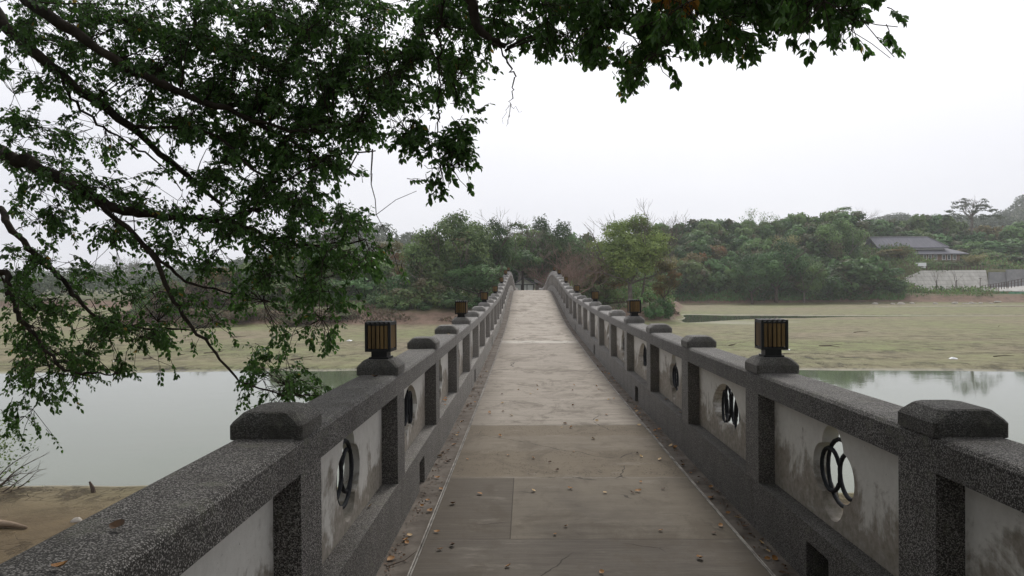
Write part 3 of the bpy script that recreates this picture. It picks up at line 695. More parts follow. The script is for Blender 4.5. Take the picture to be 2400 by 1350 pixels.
def banana(px, Y, ytop, label, seed):
    r = R(seed); p = spot(px, Y); h = (YH-ytop)/F*Y-p[2]; o = empty('banana_plant', p); tag(o, label, 'plant', 'banana plants under the big bright tree')
    mb = MB(); mb.tube([(0,0,-.2),(0,0,h*.35),(.05,0,h*.55)], [.13,.11,.07], 8); mb.build('stem', M['leaf_yellow'], o)
    for j in range(7):
        a = 6.28*j/7+r.uniform(-.3,.3); out = np.array([math.cos(a), math.sin(a), 0]); L = h*r.uniform(.45,.6); side = np.array([-out[1], out[0], 0]); V = []; T = np.linspace(0,1,8)
        e = r.uniform(.5, 1.0)
        for t in T:
            c = np.array([0,0,h*.5])+out*L*(t*.85)+np.array([0,0,L*(e*t-.95*t*t)]); w = .22*math.sin(math.pi*min(1,.08+t*.92))**.6
            V += [c-side*w-np.array([0,0,.05]), c, c+side*w-np.array([0,0,.05])]
        Q = [(i*3+k, i*3+k+1, i*3+k+4, i*3+k+3) for i in range(7) for k in (0,1)]
        me = mkmesh('leaf', V, [list(q) for q in Q], (np.full(24, r.uniform(.4,1)), np.full(24, (j==2)*.7)))
        obj('leaf', me, M['leaf_grass'], o)
banana(1500, 90, 672, 'banana plant right of the big tree trunk', 1); banana(1522, 91, 664, 'tallest banana plant below the overhanging crown', 2); banana(1545, 89.5, 684, 'small banana plant near the shore point', 3)

# the wooded hill
r = random.Random(77); g = 'trees of the wooded hill across the lake bed'
kinds = {'wood_a':'dark green round-crowned tree in the wood across the lake bed','wood_b':'mid green full-crowned tree in the wood across the lake bed','wood_c':'low dusky green tree in the wood across the lake bed','wood_d':'olive tree with browning leaves in the wood across the lake bed'}
def hill_tree(px, Y, yt, key, w):
    bam = key.startswith('bamboo')
    by_top(px, Y, yt, key, 'clump of straw-green feathery bamboo on the wooded hillside' if bam else kinds[key], 'bamboo' if bam else 'tree', 'bamboo clumps on the hillside' if bam else g, 'bamboo_clump' if bam else 'tree', w)
top_px = [1500,1550,1600,1660,1720,1800,1880,1950,2010,2060,2130]; top_y = [535,528,520,517,519,520,507,500,498,505,512]
for row, (Y, dy, keys, sp_) in enumerate(((205,0,['wood_a','wood_a','wood_b'],40),(197,20,['wood_a','wood_b','wood_a'],40),(188,38,['bamboo','wood_b','wood_d','wood_b','wood_a'],46),(179,58,['bamboo_b','wood_d','wood_b','wood_a','bamboo'],50),(170,84,['wood_b','wood_c','wood_d'],46),(163,108,['wood_c','wood_b'],50))):
    px = 1500+(row%2)*18
    while px < (2005, 1980, 1965, 1965, 2010, 2060)[row]:
        yt = np.interp(px, top_px, top_y)+dy+r.uniform(-16, 20)*(.35 if row == 0 else 1)
        k = r.choice(keys)
        if px > 1890 and k.startswith('bamboo'): k = 'wood_a'
        if row < 2 or not (px > 1900 and r.random() < .2): Yt = Y+r.uniform(-2,2); hp = (YH-yt)-spot(px, Yt)[2]/Yt*F; hill_tree(px, Yt, yt, k, max(50, hp*r.uniform(.85, 1.2)))
        px += sp_+r.uniform(-8, 8)
by_top(1815, 158, 572, 'broad_b', 'largest dark green tree at the foot of the wooded hill', wpx=150)
by_top(1760, 157, 605, 'broad_b', 'bushy tree on the outer flank of the largest hill-foot tree', wpx=110)
by_top(1880, 158, 602, 'broad_a', 'wide tree hard against the largest hill-foot tree, towards the house', wpx=120)
by_top(1960, 176, 515, 'broad_a', 'tall pale-green domed tree rising mid-slope before the tiled house', wpx=130)
by_top(2040, 165, 620, 'wood_a', 'black-green tree near the end of the retaining wall', wpx=130)
by_top(2085, 163, 655, 'wood_c', 'low dark tree touching the foot of the retaining wall', wpx=70)
by_top(1985, 161, 610, 'wood_a', 'dark tree in the deep shade at the foot of the hill', wpx=130)
by_top(1930, 160, 640, 'wood_c', 'low dark tree on the shore between two taller ones', wpx=100)
by_top(1755, 200, 474, 'sprig', 'wispy bamboo spray standing above the wooded ridge', wpx=40)
by_top(1785, 201, 486, 'sprig', 'leafy tall sprig on the ridge beside the wispy bamboo', wpx=50)
by_top(1825, 202, 496, 'sprig', 'short leafy sprig, last of three on the ridge', wpx=40)
by_top(1975, 212, 486, 'open', 'thin-topped tree breaking the ridge line at its highest', wpx=90)
g2 = 'trees behind the tiled house'
for px, Y, yt, key, w in ((2315,198,600,'wood_b',60),(2345,200,612,'wood_d',60),(2385,194,608,'wood_a',70),(2420,196,600,'wood_b',70),(2330,192,630,'wood_c',45)):
    by_top(px, Y, yt, key, 'leafy tree above the low grey walls at the foot of the tall flat-topped tree', group='trees above the low grey walls', wpx=w)
for px, Y, yt, key, w in ((2070,228,520,'wood_a',90),(2125,232,512,'wood_b',90),(2175,236,508,'wood_a',95),(2225,234,515,'wood_b',90),(2150,222,545,'wood_b',95),(2100,222,548,'wood_a',90),(2210,222,555,'wood_a',100),(2262,228,545,'wood_a',90),(2300,236,535,'wood_d',95),(2345,230,540,'wood_b',90),(2390,232,528,'wood_a',95),(2330,215,572,'wood_a',110),(2385,212,568,'wood_a',110),(2290,208,590,'wood_b',70),(2430,225,530,'wood_b',110),(2065,214,570,'wood_b',70),(2255,212,575,'wood_b',80)):
    by_top(px, Y, yt, key, 'dark leafy tree in the belt behind and beside the tiled house', group=g2, wpx=w)
by_top(2264, 226, 472, 'umbrella', 'tall flat-topped tree with a bare straight trunk beside the tiled house', wpx=118)
by_top(2268, 190, 600, 'bamboo_b', 'olive bush at the corner of the tiled house', 'shrub', None, 'shrub', 55)
by_top(2355, 196, 605, 'wood_c', 'round dark bush behind the low grey wall', 'tree', None, 'tree', 60)
by_top(2078, 189, 590, 'wood_d', 'pale thin tree crossing the front of the tiled house', wpx=60)
by_top(2106, 187, 582, 'yellow', 'young tree in front of the house windows', wpx=40)
for i, px in enumerate((2150, 2185, 2222)):
    by_top(px, 190, 617, 'shrub', ['first','middle','last'][i]+' of the shrubs below the house windows counted from the wood', 'shrub', 'shrubs on the house terrace', 'shrub', 44)

# ------------------------------------------------------------------ undergrowth and far woods (uncountable)
def scatter(name, fn, n, leaf, mat, seed, up=.5, hmax=.8, acc=.1):
    r = R(seed); P = fn(r, n); n = len(P)
    P[:, 2] += r.uniform(0, 1, n)**1.6*hmax*(.5+.5*np.sin(P[:,0]*.9+np.sin(P[:,1])*2))
    d = rnddir(r, n); d[:, 2] = np.abs(d[:, 2])+up; s = leaf*r.uniform(.5, 1.5, n)
    V, Q, m = leafquads(P, d, rnddir(r, n), s, s*.22)
    t = np.clip(.5+.35*np.sin(P[:,0]*.35+np.sin(P[:,1]*.3)*2)+r.uniform(-.3,.3,n), 0, 1)
    return tag(obj(name, mkmesh(name, V, Q, (np.repeat(t, m), np.repeat((r.rand(n) < acc)*.9, m))), M[mat]), kind='stuff')
def on(f, x0, x1, y0, y1, zmin=-4.4):
    def g_(r, n):
        x = r.uniform(x0, x1, n*2); y = r.uniform(y0, y1, n*2); z = height(x, y); k = (z > zmin) & f(x, y); return np.stack([x, y, z], -1)[k][:n]
    return g_
clump = lambda x, y: lnoise(x, y, .35, 31) > -.15
scatter('undergrowth', on(lambda x, y: clump(x,y) & (np.abs(x-.3) > 4.5) & (isl(x,y) > .5), -60, 22, 96.5, 116, -3.9), 60000, .34, 'leaf_mid', 61, .5, 3.4, .2)
scatter('undergrowth', on(lambda x, y: (lnoise(x,y,.5,44) > .2) & (isl(x,y) > .5), -60, 22, 84, 93, -3.9), 12000, .26, 'leaf_mid', 66, .5, .7, .25)
scatter('dry_undergrowth', on(lambda x, y: lnoise(x,y,.3,33) > 0, -60, 22, 82, 100, -4.5), 26000, .30, 'leaf_dry', 62, .4, .5, .2)
scatter('grass', on(lambda x, y: (x < y*.527), 28, 95, 156, 176, -4.3), 45000, .50, 'leaf_grass', 63, .7, 1.2, .15)
scatter('undergrowth', on(lambda x, y: lnoise(x,y,.2,37) > -.5, 14, 110, 164, 215, -3), 50000, .55, 'leaf_mid', 64, .6, 1.5, .2)
scatter('grass', on(lambda x, y: (x > y*.50) & (lnoise(x,y,.25,38) > -.2), 82, 190, 152, 176, -3.6), 22000, .35, 'leaf_grass', 65, .6, .35, .4)
def far_woods(name, spots_, seed, mat='leaf_hazy', leaf=1.1, nl=60):
    r = R(seed); n = len(spots_); C = np.repeat(spots_, nl, 0); d = rnddir(r, n*nl); d[:, 2] = np.abs(d[:, 2])
    rad = np.repeat(r.uniform(3, 5.5, n), nl); P = C+d*rad[:, None]*np.array([1,1,.9]); P[:,2] += np.repeat(r.uniform(1, 3.5, n), nl)
    nn = unit(d+rnddir(r, n*nl)*.6); dr = np.cross(nn, rnddir(r, n*nl)); s = leaf*r.uniform(.6,1.4,n*nl)
    V, Q, m = leafquads(P, dr, nn, s, s*.45); t = np.repeat(r.uniform(0,1,n), nl)*.5+r.uniform(0,.5,n*nl)
    tag(obj(name, mkmesh(name, V, Q, (np.repeat(t, m), np.zeros(len(V)))), M[mat]), kind='stuff')
rs_ = R(91)
def sp_rect(n, x0, x1, y0, y1, f=None):
    x = rs_.uniform(x0, x1, n); y = rs_.uniform(y0, y1, n)
    if f is not None: k = f(x, y); x = x[k]; y = y[k]
    return np.stack([x, y, height(x, y)], -1)
far_woods('far_woods', np.concatenate([sp_rect(1100, 120, 640, 260, 560, lambda x, y: x > .30*y), sp_rect(500, -190, 30, 300, 420), sp_rect(420, -480, 40, 300, 330), sp_rect(900, -620, 60, 480, 680), sp_rect(300, 0, 200, 240, 330), sp_rect(600, 190, 340, 400, 560), sp_rect(1000, 320, 560, 420, 600)]), 92)
scatter('undergrowth', on(lambda x, y: (x > y*.617), 100, 200, 186, 225, -3), 30000, .55, 'leaf_mid', 67, .6, 2.2, .35)
scatter('undergrowth', on(lambda x, y: (x > y*.51) & (x < y*.617), 92, 130, 184.5, 196, -3), 8000, .3, 'leaf_mid', 68, .6, .35, .35)
far_woods('far_thicket', sp_rect(90, -150, -60, 158, 175), 93, 'leaf_hazy', .6, 70)

# ------------------------------------------------------------------ island fence, pavilion
def picket_fence(px0, px1, Y0, Y1, hgt, label, n, gap_every=None):
    a = np.array(spot(px0, Y0)); b = np.array(spot(px1, Y1)); o = empty('picket_fence', a); tag(o, label, 'fence', 'picket fences on the island bank'); mb = MB(); d = b-a
    for i in range(n+1):
        p = d*i/n; z = H(a[0]+p[0], a[1]+p[1])-a[2]; w = .045
        mb.box((p[0]-w, p[1]-.02, z-.15), (p[0]+w, p[1]+.02, z+hgt*rr.uniform(.9,1.04)))
    mb.build('pickets', M['wood_fence'], o); mb = MB()
    for hh in (.25, .85):
        mb.tube([(d[0]*t, d[1]*t+.06, H(a[0]+d[0]*t, a[1]+d[1]*t)-a[2]+hgt*hh) for t in np.linspace(0,1,12)], .045, 4)
    mb.build('rail', M['bark_mid'], o)
picket_fence(805, 1150, 93.5, 94, .95, 'yellowish picket fence between bank shrubs and the green trees', 95)
picket_fence(560, 800, 94, 93.5, .8, 'dim picket fence behind the hanging leaves', 60)
picket_fence(1395, 1460, 97, 97, .8, 'short dark fence under the olive-leaved small tree', 20)
def pavilion():
    o = empty('pavilion', (0,0,0)); tag(o, 'low white pavilion with dark-edged roofs beyond the crest of the bridge', 'building')
    Y = 112.0; p0 = at(1200, 0, Y)[0]; z = lambda y: (YH-y)/F*Y
    gz = z(664); xa, xb, xc = at(1206,0,Y)[0], at(1251,0,Y)[0], at(1276,0,Y)[0]; xm = (xa+xb)/2
    mb = MB(); mb.add([(xa+.1,Y,-3),(xb-.1,Y,-3),(xb-.1,Y,z(665.5)),(xm,Y,z(652.5)),(xa+.1,Y,z(665.5)), (xa+.1,Y+5,-3),(xb-.1,Y+5,-3),(xb-.1,Y+5,z(665.5)),(xm,Y+5,z(652.5)),(xa+.1,Y+5,z(665.5))],
        [(0,1,2,3,4),(9,8,7,6,5),(0,5,6,1),(1,6,7,2),(4,9,5,0)]); mb.build('wall', M['white'], o)
    mb = MB()
    for (x1, z1), (x2, z2) in (((xm, z(651)), (xa-.35, z(667))), ((xm, z(651)), (xb+.35, z(667)))):
        mb.hexa([(x1,Y-.5,z1-.12),(x2,Y-.5,z2-.12),(x2,Y+5.5,z2-.12),(x1,Y+5.5,z1-.12),(x1,Y-.5,z1+.08),(x2,Y-.5,z2+.08),(x2,Y+5.5,z2+.08),(x1,Y+5.5,z1+.08)])
    mb.build('roof', M['roof'], o)
    mb = MB(); mb.box((xa,Y-.06,z(668.2)),(xb,Y-.01,z(666.6))); mb.box((xa,Y-.06,-2.8),(xa+.12,Y-.01,z(668.2)))
    for x in (xa+1.0, xm-.2, xm+.4, xb-.1): mb.box((x,Y-.07,-2.8),(x+.1,Y-.02,z(668.2)))
    mb.build('beam', M['lamp_metal'], o)
    mb = MB(); mb.box((xa+1.1,Y-.05,z(676)),(xm-.2,Y-.02,z(668.4))); mb.build('window', M['glass'], o)
    mb = MB(); mb.hexa([(xb+.1,Y+.4,z(662.5)),(xc,Y+.4,z(667.5)),(xc,Y+4,z(667.5)),(xb+.1,Y+4,z(662.5)),(xb+.1,Y+.4,z(654)),(xc,Y+.4,z(666)),(xc,Y+4,z(666)),(xb+.1,Y+4,z(654))]); mb.build('side_roof', M['greywall'], o)
    mb = MB(); mb.box((xb+.3,Y+1.5,-3),(xc-.4,Y+3.5,z(667.4))); mb.build('side_room', M['greywall'], o)
pavilion()

# ------------------------------------------------------------------ house, walls on the far shore
def house():
    Y = 200.0; X_ = lambda px: (px-XV)/F*Y; z = lambda y: (YH-y)/F*Y
    o = empty('house', (X_(2145), Y, z(624))); tag(o, 'red brick house with a two-tier grey tiled roof above the retaining wall', 'building'); ox, oy, oz = o.location
    def P(mb, name, mat, par=o): 
        mb.v = [(a-ox, b-oy, c-oz) for a, b, c in mb.v]; return mb.build(name, M[mat], par)
    x0, x1 = X_(2030), X_(2238)
    mb = MB(); mb.box((x0, Y, z(640)), (x1, Y+10, z(603.5))); P(mb, 'wall', 'brick')
    def hip(xa, xb, ya, yb, za, ra, rb, ry, zr, th=.25):
        mb = MB(); mb.add([(xa,ya,za),(xb,ya,za),(xb,yb,za),(xa,yb,za),(ra,ry,zr),(rb,ry,zr),(xa,ya,za-th),(xb,ya,za-th),(xb,yb,za-th),(xa,yb,za-th)],
            [(0,1,5,4),(1,2,5),(2,3,4,5),(3,0,4),(0,6,7,1),(1,7,8,2),(2,8,9,3),(3,9,6,0),(9,8,7,6)]); return mb
    P(hip(x0-1.6, x1+1.7, Y-1.3, Y+11.5, z(602.4), x0+2.5, x1-2.6, Y+5, z(584)), 'lower_roof', 'roof')
    mb = MB(); mb.box((x0+3.2, Y+1.4, z(592)), (X_(2208), Y+8.5, z(586.3))); P(mb, 'upper_wall', 'white')
    P(hip(X_(2052), X_(2216), Y+.6, Y+9.6, z(587), X_(2038)+1.4, X_(2187), Y+5, z(560.5)), 'upper_roof', 'roof')
    mb = MB(); mb.tube([(X_(2038)+1.4,Y+5,z(560)),(X_(2187),Y+5,z(560)),(X_(2216),Y+.6,z(586.4))], .16, 6); mb.tube([(X_(2038)+1.4,Y+5,z(560)),(X_(2052),Y+.6,z(586.4))], .16, 6); P(mb, 'ridge', 'greywall')
    for c in (2060,2085,2110,2138,2157.5,2169.7,2181.6,2200.6,2212.8,2225.4):
        xc = X_(c); za, zb = z(617), z(597.5)+.0; zb = z(605) if False else z(606); 
        zb = z(604.6)
        mb = MB(); w = .46
        mb.box((xc-w,Y-.09,za),(xc-w+.13,Y-.002,zb)); mb.box((xc+w-.13,Y-.09,za),(xc+w,Y-.002,zb)); mb.box((xc-w+.13,Y-.09,za),(xc+w-.13,Y-.002,za+.13)); mb.box((xc-w+.13,Y-.09,zb-.12),(xc+w-.13,Y-.002,zb)); mb.box((xc-.03,Y-.07,za+.13),(xc+.03,Y-.002,zb-.12))
        wf = P(mb, 'window', 'white'); mb = MB(); mb.box((xc-w+.13,Y-.04,za+.13),(xc+w-.13,Y-.003,zb-.12)); P(mb, 'pane', 'glass', wf)
house()
def slab_quad(name, label, cat, pts, th, mat, kind=None, group=None):
    a = np.array(pts, float); o0 = a.mean(0); mb = MB(); b = a+np.array([0, th, 0])
    mb.hexa([tuple(p-o0) for p in (a[0],a[1],b[1],b[0],a[3],a[2],b[2],b[3])]); o = mb.build(name, M[mat], None, o0); tag(o, label, cat, group, kind); return o
slab_quad('retaining_wall', 'big sloping board-marked concrete retaining wall below the brick house', 'wall', [at(2118,688,179),at(2306,688,179),at(2297,641,183.5),at(2103,641,183.5)], 1.2, 'boardwall')
slab_quad('retaining_wall', 'small white block wall on the terrace under the house', 'wall', [at(2122,642,186),at(2161,642,186),at(2161,623,186.2),at(2122,623,186.2)], .5, 'white')
slab_quad('retaining_wall', 'grey concrete wall at the photo edge above the pale ramp', 'wall', [at(2346,692,179),at(2470,692,177),at(2470,640,178),at(2346,640,180)], .6, 'greywall')
slab_quad('retaining_wall', 'brownish low wall in front of the round dark bush', 'wall', [at(2306,692,179.5),at(2345.6,692,179.5),at(2345.6,646,180.5),at(2306,646,180.5)], .6, 'greywall')
def post_rail(a, b, n, h, label, name='railing', mat='rust', rails=(1.0,.55)):
    a = np.array(a); b = np.array(b); o = empty(name, a); tag(o, label, 'railing', 'rusty railings on the far shore'); d = b-a
    for i in range(n+1):
        p = d*i/n; mb = MB(); mb.box((-.06,-.06,-.3),(.06,.06,h)); mb.build('post', M[mat], o, p)
    mb = MB()
    for t in rails: mb.tube([(0,0,h*t-.05),(d[0],d[1],d[2]+h*t-.05)], .04, 4)
    mb.build('rail', M[mat], o)
post_rail(at(2102,641,184), at(2292,641,184), 26, 1.1, 'rusty post-and-rail fence along the top of the retaining wall')
post_rail(at(2290,689,172), at(2345,681,170), 9, 1.3, 'dark railing where the pale ramp starts')
post_rail(at(2348,681,169), at(2440,664,164), 12, 1.4, 'dark railing climbing with the pale ramp at the photo edge')
pm = mkmesh('path', [at(2290,690,171),at(2440,688,165),at(2440,671,178),at(2345,676,180)], [[0,1,2,3]]); 
mb = MB(); A = [np.array(at(2250,690,170)),np.array(at(2440,690,166)),np.array(at(2440,674,178)),np.array(at(2310,682,180))]
mb.hexa([tuple(p-np.array([0,0,2.5])) for p in A]+[tuple(p) for p in A]); tag(mb.build('path', M['path']), kind='structure')
def staked(px, label, seed):
    p = at(px, 688, 176); o = empty('sapling', p); tag(o, label, 'tree', 'staked saplings before the retaining wall'); mb = MB(); limbs(mb, seed, (0,0,0), 5.2, 3, .06, .35, 5, 2, 4, .45, .12); mb.build('trunk', M['bark_mid'], o, smooth=True)
    mb = MB(); mb.tube([(.1,0,-.3),(.1,0,2.6)], .08, 5); mb.tube([(-1,0,-.2),(0,0,1.4)], .05, 4); mb.tube([(1.1,.2,-.2),(0,0,1.4)], .05, 4); mb.build('stake', M['rust'], o)
staked(2184, 'bare staked sapling before the middle of the retaining wall', 3); staked(2229, 'bare staked sapling nearer the grey wall end', 8)
mb = MB(); mb.tube([(0,0,-.3),(0,0,3.0)], .07, 6); mb.box((-.3,-.12,3.0),(.3,.12,3.12)); tag(mb.build('path_lamp', M['rust'], None, at(2284,690,170)), 'slim dark lamp post at the foot of the pale ramp', 'lamp post')
for i in range(6):
    p = at(2322+i*16, 694+.3*i, 160); mb = MB(); mb.box((-.7,-.2,-.4),(.7,.2,.22)); 
    for t in (-.6,0,.6): mb.box((t-.04,-.26,-.6),(t+.04,-.2,.35))
    tag(mb.build('planter_net', M['net'], None, p), 'short green netted barrier panel on the shore below the ramp', 'barrier', 'green barrier panels on the far shore')
def rock(loc, s, label, name='rock', mat='stone', seed=0, group=None):
    r = R(seed); V = []; n, m = 8, 5
    for i in range(m+1):
        for j in range(n):
            a, b = math.pi*i/m, 2*math.pi*j/n; q = np.array([math.sin(a)*math.cos(b), math.sin(a)*math.sin(b), math.cos(a)])*(1+.25*math.sin(3*b+seed)*math.sin(a)+r.uniform(-.1,.1)); V.append(q*np.array(s))
    Fc = [(i*n+j, i*n+(j+1)%n, (i+1)*n+(j+1)%n, (i+1)*n+j) for i in range(m) for j in range(n)]
    return tag(obj(name, mkmesh(name, V, [list(f) for f in Fc], smooth=True), M[mat], None, loc), label, 'rock', group)
r = random.Random(5)
for i in range(16):
    px = r.uniform(2040, 2340); Y = r.uniform(149, 153); p = spot(px, Y); rock(p, (r.uniform(.3,.9), .4, r.uniform(.2,.45)), 'pale boulder on the muddy far bank under the retaining wall', seed=i, group='boulders on the far bank')

# ------------------------------------------------------------------ small things on the mud
def flatspot(px, py, z=-4.84):
    Y = -z*F/(py-YH); x = (px-XV)/F*Y; return (x, Y, H(x, Y))
r = random.Random(9)
mb = MB(); mb.tube([(-.9,0,.05),(-.5,.05,.09),(-.1,.03,.07),(.25,-.05,.04)], [.08,.09,.06,.03], 7); tag(mb.build('driftwood_log', M['drift'], None, flatspot(15, 1238), True), 'pale driftwood log on the near mud at the photo edge', 'log')
rock(flatspot(163, 1222), (.12,.1,.08), 'small pale stone on the near mud beside the handrail', seed=3)
mb = MB(); mb.tube([(0,0,-.1),(-.05,0,.12),(-.12,0,.26)], [.05,.045,.02], 6); tag(mb.build('stump', M['bark_mid'], None, flatspot(205, 1152)), 'short dark stick standing at the near water edge', 'stick')
for i in range(18):
    px, py = r.choice([(r.uniform(250,830), r.uniform(782,850)), (r.uniform(1700,2390), r.uniform(760,865)), (r.uniform(1700,2390), r.uniform(760,865))])
    p = flatspot(px, py); mb = MB(); L = r.uniform(.5,1.7); a = r.uniform(-.5,.5)
    for q in range(r.choice((1,2,3))):
        e = r.uniform(-.6,.6); mb.tube([(0,0,.02),(L*.5*math.cos(a+e),L*.5*math.sin(a+e),.08),(L*math.cos(a+e),L*math.sin(a+e),r.uniform(.02,.2))], [.035,.025,.01], 4)
    tag(mb.build('stick', M['bark_mid'], None, p), 'dead branch lying on the dried lake bed', 'stick', 'dead branches on the lake bed')
for px, py, l in ((262,842,'white scrap of litter on the mud seen under the hanging leaves'),(815,797,'white scrap on the mud left of the nearest left lamp'),(1838,824,'tiny white scrap just above the right lamp base, on the mud'),(2222,846,'white scrap on the open mud towards the photo edge')):
    p = flatspot(px, py); mb = MB(); mb.add([(-.25,-.1,.03),(.2,-.15,.02),(.3,.1,.06),(0,.2,.12),(-.2,.15,.04),(0,0,.14)], [(0,1,5),(1,2,5),(2,3,5),(3,4,5),(4,0,5)]); tag(mb.build('scrap', M['litter'], None, p), l, 'litter')
mb = MB(); 
for i in range(14):
    a = r.uniform(-.6, .9); L = r.uniform(.6, 1.5); b = np.array([r.uniform(-.5,.5), r.uniform(-.4,.4), 0]); e = r.uniform(.15, 1.1)
    pts = [b+np.array([L*t*math.cos(a)*.8, L*t*math.sin(a)*.6, L*t*e-.25*t*t*L+.06*math.sin(5*t+i)]) for t in np.linspace(0,1,6)]; mb.tube(pts, [.02,.016,.012,.009,.006,.003], 4)
    for q in range(3): mb.tube([pts[2+q], pts[2+q]+np.array([r.uniform(.1,.4), r.uniform(-.2,.2), r.uniform(.05,.35)])], [.006,.002], 3)
sp = flatspot(-55, 1150); bu = empty('shore_bush', sp); tag(bu, 'scraggly half-bare bush at the near water edge', 'bush')
mb.build('twigs', M['bark_mid'], bu)
r2 = R(5); n = 900; C = r2.normal(size=(n,3))*np.array([.45,.4,.45])+np.array([.0,0,1.0]); s = r2.uniform(.05,.1,n); V, Q, m = leafquads(C, rnddir(r2,n), rnddir(r2,n), s, s*.3); obj('leaves', mkmesh('leaves', V, Q, (np.repeat(r2.rand(n), m), np.zeros(len(V)))), M['leaf_mid'], bu)

# ------------------------------------------------------------------ fallen leaves on the bridge
def fallen_mesh(seed):
    r = R(seed); L = .044; n = 7; V = []
    cu, tw = r.uniform(.2,.9), r.uniform(-.5,.5)
    for t in np.linspace(0, 1, n):
        w = L*.34*math.sin(math.pi*min(1, t*.93+.05))**.8; x = (t-.5)*L; z = .004+cu*L*.5*(2*t-1)**2*.6
        V += [(x, -w, z+w*(.5+tw)), (x, 0, z), (x, w, z+w*(.5-tw))]
    Q = [[i*3+k, i*3+k+1, i*3+k+4, i*3+k+3] for i in range(n-1) for k in (0,1)]
    return V, Q
fm = []
for i in range(9):
    V, Q = fallen_mesh(i); me = mkmesh('fallen_leaf', V, Q, smooth=True); me.materials.append(M[('dleaf','dleaf2','dleaf3')[i%3 if i < 6 else 0]]); fm.append(me)
r = random.Random(21); spots_l = []
for i in range(75): spots_l.append((r.uniform(PL+.05, PR-.05), 3.0+9*r.random()**1.6, 0.004))
for i in range(45): spots_l.append((r.uniform(XL+.02, PL-.05), 3.4+11*r.random()**1.4, -.026))
for i in range(60): spots_l.append((r.uniform(PR+.05, XR-.02), 3.4+12*r.random()**1.4, -.026))
for i in range(8): spots_l.append((XL-r.uniform(.03,.1), 3.1+r.random()*6, .314))
for i in range(5): spots_l.append((XR+r.uniform(.03,.1), 4+r.random()*6, .314))
spots_l += [(-1.0, 1.5, 1.077), (-1.02, 1.75, 1.077), (-1.02, 5.0-.25, 1.077), (-.98, 9.0, 1.077)]
for x, y, h in spots_l:
    i = r.randrange(9); o = obj('fallen_leaf', fm[i], None, None, (x, y, dz(y)+h)); o.rotation_euler = (r.uniform(-.25,.25), r.uniform(-.25,.25), r.uniform(0,6.28)); s = r.uniform(.7,1.3); o.scale = (s,s,s)
    where = 'handrail' if h > 1 else ('ledge under a plaster panel' if h > .2 else ('gutter of the bridge' if h < 0 else 'concrete deck of the bridge'))
    kindl = ('orange-brown dry', 'dark brown curled', 'pale yellow dry')[i%3 if i < 6 else 0]
    tag(o, '%s leaf lying on the %s' % (kindl, where), 'leaf', 'fallen leaves on the bridge')
rl = R(8); n = 2600; side = rl.rand(n) < .5
x = np.where(side, XL+.03+rl.exponential(.035, n), XR-.03-rl.exponential(.04, n)); y = 2.5+22*rl.rand(n)**1.3; x = np.clip(x, XL+.01, XR-.01)
keep = (x < PL-.04) | (x > PR+.04); x = x[keep]; y = y[keep]; n = len(x)
C = np.stack([x, y, np.interp(y, _fy, _fz)-.026+rl.uniform(0,.006,n)], -1); d = rnddir(rl, n); d[:,2] *= .25; nn = rnddir(rl, n); nn[:,2] = np.abs(nn[:,2])+1.2; s = rl.uniform(.008,.03,n)
V, Q, m = leafquads(C, d, nn, s, s*.3); tag(obj('leaf_litter', mkmesh('leaf_litter', V, Q), M['dleaf2']), kind='stuff')
mb = MB()
mb.tube([(0,0,.006),(.10,.09,.012),(.16,.2,.03)], [.004,.003,.002], 4); tag(mb.build('twig', M['bark_mid'], None, (-.86, 4.3, dz(4.3)-.026)), 'thin broken twig in the gutter at the left plinth', 'twig')

# ------------------------------------------------------------------ the overhanging tree
GRID = ["777888999995885788899999841",
        "657888999997875377484711231",
        "446678999998781001510000000",
        "542368999986110000000000000",
        "664314899830770000000000000",
        "566644789500230000000000000",
        "355665778760000000000000000",
        "533335466882000000000000000",
        "643433344720000000000000000",
        "566763223500000000000000000",
        "665431045100000000000000000",
        "642100056300000000000000000",
        "310000000000000000000000000"]
tree = empty('overhanging_tree', (-8.2, 5.0, H(-8.2, 5.0))); tag(tree, 'huge dark-leaved fig tree whose boughs hang over the bridge from the left', 'tree'); T0 = np.array(tree.location)
rt = R(123)
def depth_at(px, py):                    # how far away each part of the tree's spread is
    d = np.interp(px, [0, 500, 900, 1200, 1600, 2100], [7.6, 7.6, 7.0, 6.2, 5.2, 4.2]); return d
tb = MB(); nodes = []
def limb(path, r0, r1, n=8, sub=6, register=True):
    P = [np.array(p, float) for p in path]; out = []
    for i in range(len(P)-1):
        p0, p1, p2, p3 = P[max(i-1,0)], P[i], P[i+1], P[min(i+2,len(P)-1)]
        for k in range(sub):
            t = k/sub; out.append(.5*((2*p1)+(-p0+p2)*t+(2*p0-5*p1+4*p2-p3)*t*t+(-p0+3*p1-3*p2+p3)*t**3))
    out.append(P[-1]); m = len(out); out = [q+rt.normal(size=3)*.012 for q in out]
    rad = [(r0+(r1-r0)*(i/(m-1))**.8)*(1+.08*rt.normal()) for i in range(m)]
    tb.tube([q-T0 for q in out], rad, n)
    if register: nodes.extend(out)
    return out
def pxl(lst): return [at(px, py, Y) for px, py, Y in lst]
crownpt = np.array([-8.2, 5.0, 1.2])
limb([T0-np.array([0,0,.5]), T0+np.array([.1,0,2]), crownpt], .55, .42, 14, 6, False)
limb([crownpt, (-7.2,6,2.2)]+pxl([(-120,-60,7.5),(0,45,7.4),(130,160,7.3),(300,290,7.4),(430,400,7.6),(520,478,7.9)]), .10, .02)
limb([crownpt, (-7,6,2.6)]+pxl([(-80,-80,7.2),(80,0,7.0),(260,128,6.9),(400,200,6.9),(560,262,7.0),(700,335,7.2),(830,400,7.3)]), .09, .013)
limb([crownpt, (-7.2,6.6,1.7)]+pxl([(-100,320,8.0),(0,350,7.6),(90,388,7.4),(200,452,7.3),(300,488,7.3),(430,505,7.4),(530,508,7.5),(610,482,7.5)]), .10, .028)
